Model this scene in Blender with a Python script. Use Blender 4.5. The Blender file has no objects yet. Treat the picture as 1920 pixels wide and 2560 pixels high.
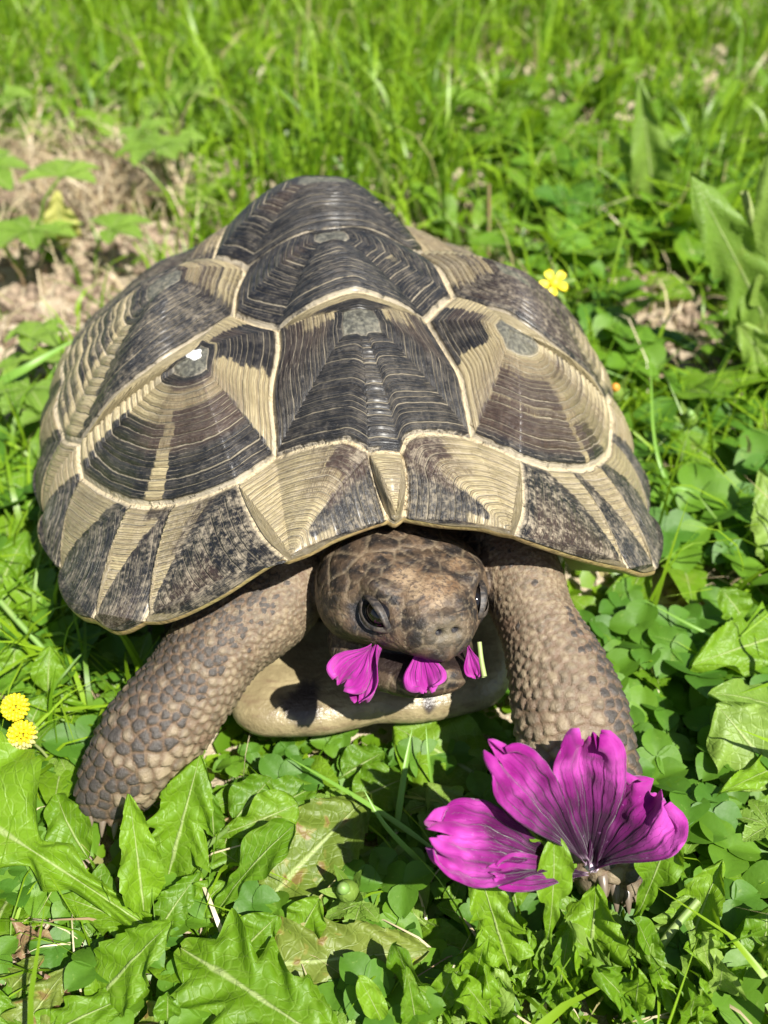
import bpy, bmesh, math, random
import numpy as np
from mathutils import Vector, Matrix, kdtree

rng = np.random.default_rng(7)
random.seed(7)
scene = bpy.context.scene
COL = scene.collection
CM = 0.01                                   # everything below is laid out in centimetres

# ---------------------------------------------------------------- frames
YAW, PITCH, ROLL = 0.17903, 0.71408, 0.03479   # tortoise heading, camera pitch, tortoise lean
PIV = np.array([0., 4., 6.])
FPX = 2500.
def _m(a, ax):
    c, s = math.cos(a), math.sin(a)
    return np.array([[c, -s, 0], [s, c, 0], [0, 0, 1.]]) if ax == 'z' else np.array([[c, 0, s], [0, 1, 0], [-s, 0, c]])
RT = _m(ROLL, 'y') @ _m(YAW, 'z')
OFF = np.array([0., 4., 7.9])
def W(X):                                   # tortoise frame -> world (ground at z = 0)
    return (np.asarray(X, float) - PIV) @ RT.T + OFF
RC = np.array([[1, 0, 0], [0, math.sin(PITCH), math.cos(PITCH)], [0, math.cos(PITCH), -math.sin(PITCH)]])
TC = np.array([-0.30665, 1.83341, 24.72846])
CAM = OFF - RC.T @ TC
def ray(x, y):
    return RC.T @ np.array([(x - 960) / FPX, (1280 - y) / FPX, 1.])
def at_d(x, y, d): return CAM + ray(x, y) * d                       # at a distance along the view
def at_z(x, y, z):                                                  # on a level plane
    r = ray(x, y); return CAM + r * ((z - CAM[2]) / r[2])
def depth(Pw): return float(RC[2] @ (np.asarray(Pw) - CAM))
def to_px(Pw):
    c = (np.asarray(Pw, float) - CAM) @ RC.T
    return np.stack([960 + FPX * c[..., 0] / c[..., 2], 1280 - FPX * c[..., 1] / c[..., 2]], -1)

# ---------------------------------------------------------------- camera, sky, sun, exposure
cd = bpy.data.cameras.new('camera'); cam = bpy.data.objects.new('camera', cd); COL.objects.link(cam)
cam.location = CAM * CM
cam.rotation_euler = (math.pi / 2 - PITCH, 0, 0)
cd.sensor_fit = 'VERTICAL'; cd.sensor_height = 36; cd.sensor_width = 27
cd.lens = 36 * FPX / 2560
cd.clip_start = 0.01; cd.clip_end = 100
cd.dof.use_dof = True; cd.dof.focus_distance = 0.222; cd.dof.aperture_fstop = 15
scene.camera = cam
SUN_DIR = Vector((0.36, -0.46, 0.81)).normalized()    # towards the sun
world = bpy.data.worlds.new('World'); scene.world = world; world.use_nodes = True
nt = world.node_tree
bg = nt.nodes['Background']; sky = nt.nodes.new('ShaderNodeTexSky'); sky.sky_type = 'NISHITA'
sky.sun_disc = False
sky.sun_elevation = math.asin(SUN_DIR.z); sky.sun_rotation = math.atan2(SUN_DIR.x, SUN_DIR.y)
nt.links.new(sky.outputs[0], bg.inputs[0]); bg.inputs[1].default_value = 0.052
sl = bpy.data.lights.new('sun', 'SUN'); sl.energy = 5.0; sl.angle = math.radians(0.5); sl.color = (1, 0.96, 0.88)
sun = bpy.data.objects.new('sun', sl); COL.objects.link(sun)
sun.rotation_euler = SUN_DIR.to_track_quat('Z', 'Y').to_euler(); sun.location = (0.5, 0, 1)
vs = scene.view_settings
vs.view_transform = 'Standard'; vs.look = 'None'; vs.gamma = 1; vs.use_curve_mapping = False
vs.exposure = 1.0

# ---------------------------------------------------------------- helpers
def smooth01(x, a, b):
    t = np.clip((x - a) / (b - a), 0, 1); return t * t * (3 - 2 * t)
def make_mesh(name, V, F, mat=None, uv=None, attrs=None, smooth=True):
    """V in cm (world). F: (n,4)/(n,3) int array or list of lists."""
    me = bpy.data.meshes.new(name)
    V = np.asarray(V, np.float32) * CM
    if isinstance(F, np.ndarray):
        k = F.shape[1]
        me.vertices.add(len(V)); me.vertices.foreach_set('co', V.ravel())
        me.loops.add(F.size); me.loops.foreach_set('vertex_index', F.astype(np.int32).ravel())
        me.polygons.add(len(F)); me.polygons.foreach_set('loop_start', np.arange(0, F.size, k, dtype=np.int32))
        try: me.polygons.foreach_set('loop_total', np.full(len(F), k, np.int32))
        except Exception: pass
        me.update(calc_edges=True)
    else:
        me.from_pydata([tuple(map(float, v)) for v in V], [], F); me.update()
    if smooth: me.polygons.foreach_set('use_smooth', np.ones(len(me.polygons), bool))
    if uv is not None:
        l = me.uv_layers.new(name='UVMap'); vi = np.empty(len(me.loops), np.int32); me.loops.foreach_get('vertex_index', vi)
        l.data.foreach_set('uv', np.asarray(uv, np.float32)[vi].ravel())
    for k_, a in (attrs or {}).items():
        a = np.asarray(a, np.float32)
        if a.ndim == 1:
            at = me.attributes.new(k_, 'FLOAT', 'POINT'); at.data.foreach_set('value', a)
        else:
            at = me.attributes.new(k_, 'FLOAT_COLOR', 'POINT')
            at.data.foreach_set('color', np.concatenate([a, np.ones((len(a), 1), np.float32)], 1).ravel())
    if mat: me.materials.append(mat)
    return me
def link(name, me, parent=None, **props):
    o = bpy.data.objects.new(name, me); COL.objects.link(o)
    if parent: o.parent = parent; o.matrix_parent_inverse = parent_inv(parent)
    for k_, v in props.items(): o[k_] = v
    return o
def parent_inv(p):                          # thing empties carry a location only; parts sit at the origin in world space
    return Matrix.Translation(-p.location) if p.type == 'EMPTY' else Matrix.Identity(4)
def empty(name, loc_cm, **props):
    o = bpy.data.objects.new(name, None); COL.objects.link(o); o.location = Vector(tuple(np.asarray(loc_cm) * CM)); o.empty_display_size = 0.01
    for k_, v in props.items(): o[k_] = v
    return o
def grid_faces(nu, nv, wrap_u=False):
    """vertices indexed i*nv+j"""
    i = np.arange(nu if wrap_u else nu - 1)[:, None]; j = np.arange(nv - 1)[None]
    i2 = (i + 1) % nu
    return np.stack([i * nv + j, i2 * nv + j, i2 * nv + j + 1, i * nv + j + 1], -1).reshape(-1, 4)
def catmull(P, n):
    P = np.asarray(P, float); m = len(P)
    if m == 2: return P[0] + (P[1] - P[0]) * np.linspace(0, 1, n)[:, None]
    seg = np.linalg.norm(np.diff(P[:, :3], axis=0), axis=1) ** 0.5 + 1e-9
    k = np.concatenate([[0], np.cumsum(seg)]); u = np.linspace(0, k[-1], n)
    T = np.gradient(P, k, axis=0) if m > 2 else None
    i = np.clip(np.searchsorted(k, u, side='right') - 1, 0, m - 2)
    h = (k[i + 1] - k[i])[:, None]; s = ((u - k[i]) / h[:, 0])[:, None]
    return ((2*s**3 - 3*s**2 + 1) * P[i] + (s**3 - 2*s**2 + s) * h * T[i] + (-2*s**3 + 3*s**2) * P[i+1] + (s**3 - s**2) * h * T[i+1])
def vnoise(P, seed=0):                      # cheap smooth value noise in [0,1], P (n,3)
    P = np.asarray(P, float); i = np.floor(P).astype(np.int64); f = P - i; f = f * f * (3 - 2 * f)
    def h(a, b, c):
        n = (a * 374761393 + b * 668265263 + c * 2147483647 + seed * 974711) & 0xffffffff
        n = ((n ^ (n >> 13)) * 1274126177) & 0xffffffff
        return ((n ^ (n >> 16)) & 0xffff) / 65535.
    r = 0
    for dx in (0, 1):
        for dy in (0, 1):
            for dz in (0, 1):
                w = (f[:, 0] if dx else 1 - f[:, 0]) * (f[:, 1] if dy else 1 - f[:, 1]) * (f[:, 2] if dz else 1 - f[:, 2])
                r = r + w * h(i[:, 0] + dx, i[:, 1] + dy, i[:, 2] + dz)
    return r

# ---- node helper
class NT:
    def __init__(s, name):
        s.m = bpy.data.materials.new(name); s.m.use_nodes = True; s.t = s.m.node_tree; s.N = s.t.nodes; s.b = s.N['Principled BSDF']; s.out = s.N['Material Output']
    def n(s, typ, ins=None, **kw):
        x = s.N.new(typ)
        for k_, v in kw.items(): setattr(x, k_, v)
        for k_, v in (ins or {}).items(): s.set(x.inputs[k_], v)
        return x
    def set(s, sock, v):
        if isinstance(v, bpy.types.NodeSocket): s.t.links.new(v, sock)
        elif isinstance(v, bpy.types.Node): s.t.links.new(v.outputs[0], sock)
        elif isinstance(v, tuple) and len(v) == 3 and sock.type == 'RGBA': sock.default_value = (*v, 1)
        else: sock.default_value = v
    def attr(s, name): return s.n('ShaderNodeAttribute', attribute_name=name).outputs['Fac']
    def acol(s, name): return s.n('ShaderNodeAttribute', attribute_name=name).outputs['Color']
    def math(s, op, a, b=0., c=None, clamp=False):
        x = s.n('ShaderNodeMath', operation=op, use_clamp=clamp); s.set(x.inputs[0], a); s.set(x.inputs[1], b)
        if c is not None: s.set(x.inputs[2], c)
        return x.outputs[0]
    def mix(s, f, a, b, blend='MIX'):
        x = s.n('ShaderNodeMix', data_type='RGBA', blend_type=blend); s.set(x.inputs[0], f); s.set(x.inputs[6], a); s.set(x.inputs[7], b); return x.outputs[2]
    def noise(s, scale, detail=3, vec=None, rough=0.55, dist=0.):
        x = s.n('ShaderNodeTexNoise'); x.inputs['Scale'].default_value = scale; x.inputs['Detail'].default_value = detail; x.inputs['Roughness'].default_value = rough; x.inputs['Distortion'].default_value = dist
        if vec is not None: s.set(x.inputs['Vector'], vec)
        return x.outputs['Fac']
    def ss(s, v, a, b, lo=0., hi=1.):
        x = s.n('ShaderNodeMapRange', interpolation_type='SMOOTHSTEP'); s.set(x.inputs[0], v)
        for k_, q in zip((1, 2, 3, 4), (a, b, lo, hi)): x.inputs[k_].default_value = q
        return x.outputs[0]
    def coord(s, out='Object'): return s.n('ShaderNodeTexCoord').outputs[out]
    def bump(s, h, strength, dist, normal=None):
        x = s.n('ShaderNodeBump'); s.set(x.inputs['Height'], h); x.inputs['Strength'].default_value = strength; x.inputs['Distance'].default_value = dist
        if normal is not None: s.set(x.inputs['Normal'], normal)
        return x.outputs[0]
    def final(s, **kw):
        for k_, v in kw.items(): s.set(s.b.inputs[k_.replace('_', ' ')], v)
        return s.m

# ================================================================ TORTOISE: carapace
tort = empty('tortoise', W((0, 9, -1.9)), label='grey and yellow tortoise eating purple petals on the weedy lawn', category='tortoise')
carapace_V = None

def horn_material(name, areola=True):
    M = NT(name); m = M.math
    dk, br, rc, du = M.attr('dark'), M.attr('brown'), M.attr('ring'), M.attr('dust')
    ar = M.attr('areola')
    co = M.coord('Object'); uv = M.coord('UV')
    n1 = M.noise(260, 4, co); n2 = M.noise(900, 4, co, 0.65); n3 = M.noise(90, 3, co)
    mp = M.n('ShaderNodeMapping', {'Vector': uv}); mp.inputs['Scale'].default_value = (2.2, 26, 1)
    nl = M.noise(1.0, 4, mp.outputs[0], 0.7)                       # streaks that follow the growth rings
    mp2 = M.n('ShaderNodeMapping', {'Vector': uv}); mp2.inputs['Scale'].default_value = (26, 2.0, 1)
    nr = M.noise(1.0, 3, mp2.outputs[0], 0.6)                      # streaks along the growth direction
    d = m('ADD', dk, m('MULTIPLY', m('SUBTRACT', nr, 0.5), 0.55)); d = m('ADD', d, m('MULTIPLY', m('SUBTRACT', nl, 0.5), 0.35))
    d = m('ADD', d, m('MULTIPLY', m('SUBTRACT', n1, 0.5), 0.25))
    d = M.ss(d, 0.36, 0.60)
    yel = M.mix(M.ss(n3, 0.35, 0.7), (0.40, 0.33, 0.185), (0.29, 0.24, 0.135))
    yel = M.mix(m('MULTIPLY', M.ss(nl, 0.52, 0.72), 0.65), yel, (0.60, 0.49, 0.27))
    yel = M.mix(m('MULTIPLY', M.ss(nl, 0.50, 0.32), 0.75), yel, (0.17, 0.12, 0.06))
    blk = M.mix(M.ss(n1, 0.4, 0.75), (0.010, 0.010, 0.012), (0.028, 0.026, 0.027))
    base = M.mix(d, yel, blk)
    bb = m('MULTIPLY', br, M.ss(m('ADD', nr, m('MULTIPLY', nl, .5)), 0.50, 0.95)); base = M.mix(m('MULTIPLY', bb, 1.0), base, (0.066, 0.042, 0.030))
    base = M.mix(m('MULTIPLY', m('MULTIPLY', br, d), 0.35), base, (0.07, 0.042, 0.032))
    # areola: pitted grey centre
    base = M.mix(m('MULTIPLY', ar, m('ADD', 0.35, m('MULTIPLY', M.ss(n2, 0.40, 0.62), 0.55))), base, (0.17, 0.165, 0.125))
    # growth lines: pale dusty threads in the grooves
    w = m('ADD', rc, m('MULTIPLY', m('SUBTRACT', n1, 0.5), 0.34))
    f = m('FRACT', w); wn = M.n('ShaderNodeTexWhiteNoise', {'W': m('ROUND', w)}, noise_dimensions='1D').outputs['Value']; line = M.ss(m('ADD', m('ABSOLUTE', m('SUBTRACT', f, 0.5)), m('SUBTRACT', m('MULTIPLY', wn, .10), .055)), 0.40, 0.475)
    w2 = m('ADD', m('MULTIPLY', rc, 3.0), m('MULTIPLY', m('SUBTRACT', n1, 0.5), 0.9)); f2 = m('FRACT', w2); line2 = M.ss(m('ABSOLUTE', m('SUBTRACT', f2, 0.5)), 0.36, 0.47)
    notar = m('SUBTRACT', 1.0, ar)
    la = m('MULTIPLY', m('MULTIPLY', line, M.ss(n1, 0.22, 0.5)), notar)
    lb = m('MULTIPLY', m('MULTIPLY', line2, M.ss(m('ADD', nl, m('MULTIPLY', n3, .5)), 0.66, 0.92)), notar)
    base = M.mix(m('MULTIPLY', m('MULTIPLY', m('MULTIPLY', M.ss(m('ABSOLUTE', m('SUBTRACT', f, 0.72)), .20, .05), m('SUBTRACT', 1., d)), notar), m('ADD', .25, m('MULTIPLY', M.ss(nl, .4, .6), .5))), base, (0.17, 0.12, 0.065))
    base = M.mix(m('MULTIPLY', la, m('SUBTRACT', .74, m('MULTIPLY', m('MULTIPLY', du, d), .62))), base, (0.46, 0.395, 0.28))
    base = M.mix(m('MULTIPLY', lb, m('SUBTRACT', .62, m('MULTIPLY', m('MULTIPLY', du, d), .45))), base, (0.42, 0.36, 0.27))
    # dust caught on the horn
    dst = m('MULTIPLY', du, M.ss(m('ADD', m('MULTIPLY', n2, .6), m('MULTIPLY', n1, .4)), 0.44, 0.66)); base = M.mix(m('MULTIPLY', dst, 0.75), base, (0.46, 0.385, 0.27))
    speck = M.ss(n2, 0.66, 0.74); base = M.mix(m('MULTIPLY', speck, 0.15), base, (0.45, 0.40, 0.32))
    seam = M.attr('seam'); base = M.mix(m('MULTIPLY', seam, M.ss(n2, 0.25, 0.55)), base, (0.56, 0.46, 0.29))
    rough = m('ADD', m('ADD', 0.27, m('MULTIPLY', n2, 0.20)), m('MULTIPLY', m('MAXIMUM', dst, la), 0.3))
    h = m('SUBTRACT', m('MULTIPLY', nl, 0.5), m('MULTIPLY', la, 0.7)); h = m('SUBTRACT', h, m('MULTIPLY', line2, 0.22)); h = m('ADD', h, m('MULTIPLY', n2, 0.22))
    nor = M.bump(h, 0.9, 0.0009)
    return M.final(Base_Color=base, Roughness=rough, Normal=nor, Specular_IOR_Level=0.5, Coat_Weight=0.16, Coat_Roughness=0.25)
M_HORN = horn_material('tortoise_horn')

# --- seam corners: image point (L = picture left) + distance, or plain tortoise-frame coordinates
FIT = {'V1f': (2.43, 3.46, 6.05), 'V1r': (1.96, 7.09, 7.33), 'V2l': (3.02, 8.35, 7.20), 'V2r': (2.49, 10.94, 7.17), 'V3l': (3.3, 11.9, 7.05),
       'C1b': (7.36, 6.56, 4.59), 'Nt': (0.40, 2.37, 6.76), 'Nb': (0.22, 1.0, 5.75), 'M12t': (3.39, 2.60, 6.03), 'M12b': (2.51, -.09, 6.02), 'M23t': (4.95, 3.08, 5.17),
       'M23b': (5.75, .42, 4.10), 'M34t': (6.01, 3.70, 4.76), 'M34b': (7.01, 1.39, 3.16), 'M45t': (7.37, 5.98, 3.84), 'M45b': (8.15, 4.2, 2.3),
       'M56t': (7.75, 7.8, 4.2), 'M56b': (8.75, 6.9, 2.05), 'C2b': (7.9, 11.3, 4.5), 'M67t': (8.0, 10, 4.35), 'M67b': (8.95, 9.6, 1.9),
       'M78t': (7.7, 12.7, 4.2), 'M78b': (8.9, 12.4, 1.7), 'M89t': (7.15, 14.6, 3.9), 'M89b': (8.4, 15, 1.7), 'C3b': (6.7, 15.6, 3.9), 'M910t': (6.3, 16.3, 3.7),
       'M910b': (7.4, 17.3, 1.7), 'M1011t': (4.6, 18, 3.4), 'M1011b': (5.4, 19.4, 1.5), 'V5b': (2.2, 19.2, 3.3), 'M11b': (2.2, 20.8, 1.2),
       'V3r': (2.3, 14.6, 7.0), 'V4l': (3.2, 15.4, 5.7), 'V4r': (2.2, 17.8, 4.6)}
PXL = {'V1f': (688, 1147), 'V1r': (694, 828), 'V2l': (584, 792), 'V2r': (615, 680), 'V3l': (530, 652), 'C1b': (198, 1113), 'Nt': (922, 1134), 'Nb': (970, 1303),
       'M12t': (594, 1210), 'M12b': (721, 1405), 'M23t': (432, 1264), 'M23b': (360, 1556), 'M34t': (324, 1262), 'M34b': (232, 1549), 'M45t': (204, 1196), 'M45b': (150, 1425), 'M56t': (158, 1098)}
PXR = {'V1f': (1181, 1100), 'V1r': (1065, 807), 'V2l': (1133, 745), 'V2r': (1038, 640), 'C1b': (1520, 1010), 'Nt': (1001, 1134), 'Nb': (1009, 1297),
       'M12t': (1299, 1150), 'M12b': (1288, 1341), 'M23t': (1423, 1175), 'M23b': (1572, 1423), 'M34t': (1495, 1163), 'M34b': (1641, 1428), 'M45t': (1527, 1100)}
VT = {}
for k, c in FIT.items():
    for sd, sg, PX in (('L', -1, PXL), ('R', 1, PXR)):
        Pw = W((c[0] * sg, c[1], c[2]))
        VT[k + sd] = at_d(*PX[k], depth(Pw)) if k in PX else Pw
VT['V3lR'] = W((2.95, 11.7, 6.85)); VT['V3rR'] = W((1.7, 14.4, 6.85))
CEN = W((0, 9.5, 2.0))
# --- seams: image points of the curve between two corners with the bulge towards the viewer (cm); seams out of sight get a domed curve
SEAM = {('V2lL', 'C1bL'): ([(544, 818), (412, 897), (321, 969), (261, 1026)], 1.15), ('V2lR', 'C1bR'): ([(1200, 768), (1269, 786), (1327, 822), (1387, 870), (1441, 916), (1486, 955)], 1.15),
        ('V1fL', 'V1rL'): ([(688, 1101), (679, 996), (697, 875)], .35), ('V1fR', 'V1rR'): ([(1163, 1011), (1151, 951), (1121, 899)], .35),
        ('V1rL', 'V1rR'): ([(732, 795), (807, 754), (867, 732), (905, 729), (951, 744), (1011, 770)], .95), ('V2rL', 'V2rR'): ([(720, 606), (790, 580), (860, 574), (930, 580)], 1.0),
        ('NtL', 'V1fL'): ([(918, 1128), (872, 1104), (842, 1106), (751, 1125)], .15), ('NtR', 'V1fR'): ([(1019, 1096), (1076, 1086), (1151, 1092)], .15), ('NtL', 'NtR'): ([(960, 1130)], .03),
        ('V1fL', 'M12tL'): ([(640, 1180)], .05), ('V1fR', 'M12tR'): ([(1240, 1122)], .05), ('M12tL', 'M23tL'): ([(520, 1240)], .1), ('M12tR', 'M23tR'): ([(1360, 1170)], .1),
        ('M23tL', 'M34tL'): ([(378, 1268)], .05), ('M23tR', 'M34tR'): ([(1460, 1176)], .05), ('M34tL', 'M45tL'): ([(258, 1232)], .1), ('M34tR', 'M45tR'): ([(1522, 1135)], .1),
        ('M45tL', 'C1bL'): ([(196, 1150)], .03), ('M45tR', 'C1bR'): ([(1529, 1050)], .03),
        ('M12tL', 'M12bL'): ([(618, 1270), (660, 1345)], .12), ('M12tR', 'M12bR'): ([(1306, 1210), (1306, 1285)], .12), ('M23tL', 'M23bL'): ([(422, 1350), (398, 1460)], .18), ('M23tR', 'M23bR'): ([(1450, 1215), (1500, 1300)], .18),
        ('M34tL', 'M34bL'): ([(318, 1310), (285, 1430)], .2), ('M34tR', 'M34bR'): ([(1530, 1225), (1590, 1335)], .2), ('M45tL', 'M45bL'): ([(190, 1270), (165, 1350)], .2),
        ('NbL', 'M12bL'): ([(930, 1315), (840, 1350), (775, 1385)], .1), ('NbR', 'M12bR'): ([(1100, 1313), (1208, 1322), (1250, 1334)], .1), ('NbL', 'NbR'): ([(988, 1312)], .03),
        ('M12bL', 'M23bL'): ([(704, 1401), (556, 1490), (455, 1540), (400, 1556)], .25), ('M12bR', 'M23bR'): ([(1310, 1350), (1420, 1386), (1500, 1408)], .25),
        ('M23bL', 'M34bL'): ([(320, 1576), (286, 1580)], .05), ('M23bR', 'M34bR'): ([(1610, 1434)], .05), ('M34bL', 'M45bL'): ([(198, 1540), (160, 1497)], .15),
        ('NtL', 'NbL'): ([(935, 1190), (960, 1270)], .06), ('NtR', 'NbR'): ([(1012, 1180), (1014, 1250)], .06), ('V1rL', 'V2lL'): ([(640, 815)], .1), ('V1rR', 'V2lR'): ([(1100, 772)], .1), ('V2lL', 'V2rL'): ([(592, 735)], .05)}
ECACHE = {}
def edge(a, b):
    if (a, b) in ECACHE: return ECACHE[(a, b)]
    if (b, a) in ECACHE: return ECACHE[(b, a)][::-1]
    A, B = VT[a], VT[b]; L = np.linalg.norm(A - B); n = max(6, int(L / 0.065))
    key = (a, b) if (a, b) in SEAM else ((b, a) if (b, a) in SEAM else None)
    if key:
        a2, b2 = key; A2, B2 = VT[a2], VT[b2]; pts, k = SEAM[key]; da, db = depth(A2), depth(B2)
        pp = np.array([to_px(A2), *pts, to_px(B2)]); l = np.concatenate([[0], np.cumsum(np.linalg.norm(np.diff(pp, axis=0), axis=1))]); l /= l[-1]
        P = [A2] + [at_d(q[0], q[1], da + (db - da) * u - k * 4 * u * (1 - u)) for q, u in zip(pts, l[1:-1])] + [B2]
        P = catmull(P, n + 1)
        if key != (a, b): P = P[::-1]
    else:
        mid = (A + B) / 2; o = mid - CEN; o /= np.linalg.norm(o)
        P = catmull([A, mid + o * L * 0.085, B], n + 1)
    ECACHE[(a, b)] = P
    return P
def side(s): return lambda *ks: [k + s for k in ks]
SC = {}
for s in 'LR':
    S = side(s)
    SC['C1' + s] = S('V1f', 'M12t', 'M23t', 'M34t', 'M45t', 'C1b', 'V2l', 'V1r')
    SC['C2' + s] = S('V2l', 'C1b', 'M56t', 'M67t', 'C2b', 'V3l', 'V2r')
    SC['C3' + s] = S('V3l', 'C2b', 'M78t', 'M89t', 'C3b', 'V4l', 'V3r')
    SC['C4' + s] = S('V4l', 'C3b', 'M910t', 'M1011t', 'V5b', 'V4r')
    SC['M1' + s] = S('Nt', 'V1f', 'M12t', 'M12b', 'Nb')
    for a, b in (('M12', 'M23'), ('M23', 'M34'), ('M34', 'M45')): SC['M%d' % (int(a[1]) + 1) + s] = S(a + 't', b + 't', b + 'b', a + 'b')
    SC['M5' + s] = S('M45t', 'C1b', 'M56t', 'M56b', 'M45b'); SC['M6' + s] = S('M56t', 'M67t', 'M67b', 'M56b'); SC['M7' + s] = S('M67t', 'C2b', 'M78t', 'M78b', 'M67b')
    SC['M8' + s] = S('M78t', 'M89t', 'M89b', 'M78b'); SC['M9' + s] = S('M89t', 'C3b', 'M910t', 'M910b', 'M89b'); SC['M10' + s] = S('M910t', 'M1011t', 'M1011b', 'M910b'); SC['M11' + s] = S('M1011t', 'V5b', 'M11b', 'M1011b')
SC['NU'] = ['NtL', 'NtR', 'NbR', 'NbL']
SC['V1'] = ['NtL', 'NtR', 'V1fR', 'V1rR', 'V1rL', 'V1fL']
SC['V2'] = ['V1rL', 'V1rR', 'V2lR', 'V2rR', 'V2rL', 'V2lL']
SC['V3'] = ['V2rL', 'V2rR', 'V3lR', 'V3rR', 'V3rL', 'V3lL']
SC['V4'] = ['V3rL', 'V3rR', 'V4lR', 'V4rR', 'V4rL', 'V4lL']
SC['V5'] = ['V4rL', 'V4rR', 'V5bR', 'V5bL']
SC['SU'] = ['V5bL', 'V5bR', 'M11bR', 'M11bL']
def dW(c): return depth(W(c))
APEX = {'V1': at_d(897, 785, dW((0, 6.17, 8.25)) - .1), 'V2': at_d(824, 586, dW((0, 10.2, 8.7)) - .1), 'V3': at_d(812, 448, dW((0, 13.0, 8.9))), 'V4': W((0, 16.0, 6.9)), 'V5': W((0, 18.4, 5.0)),
        'C1L': at_d(492, 888, dW((-4.04, 6.27, 7.33))), 'C1R': at_d(1275, 826, dW((4.04, 6.27, 7.33))), 'C2L': at_d(430, 694, dW((-4.75, 9.7, 7.6))), 'C2R': W((4.9, 9.5, 7.35)),
        'C3L': W((-4.5, 13.2, 6.0)), 'C3R': W((4.6, 13.0, 5.95)), 'C4L': W((-4.1, 16.6, 4.9)), 'C4R': W((4.1, 16.6, 4.9)), 'NU': at_d(990, 1288, depth((VT['NbL'] + VT['NbR']) / 2) - .12)}
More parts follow.
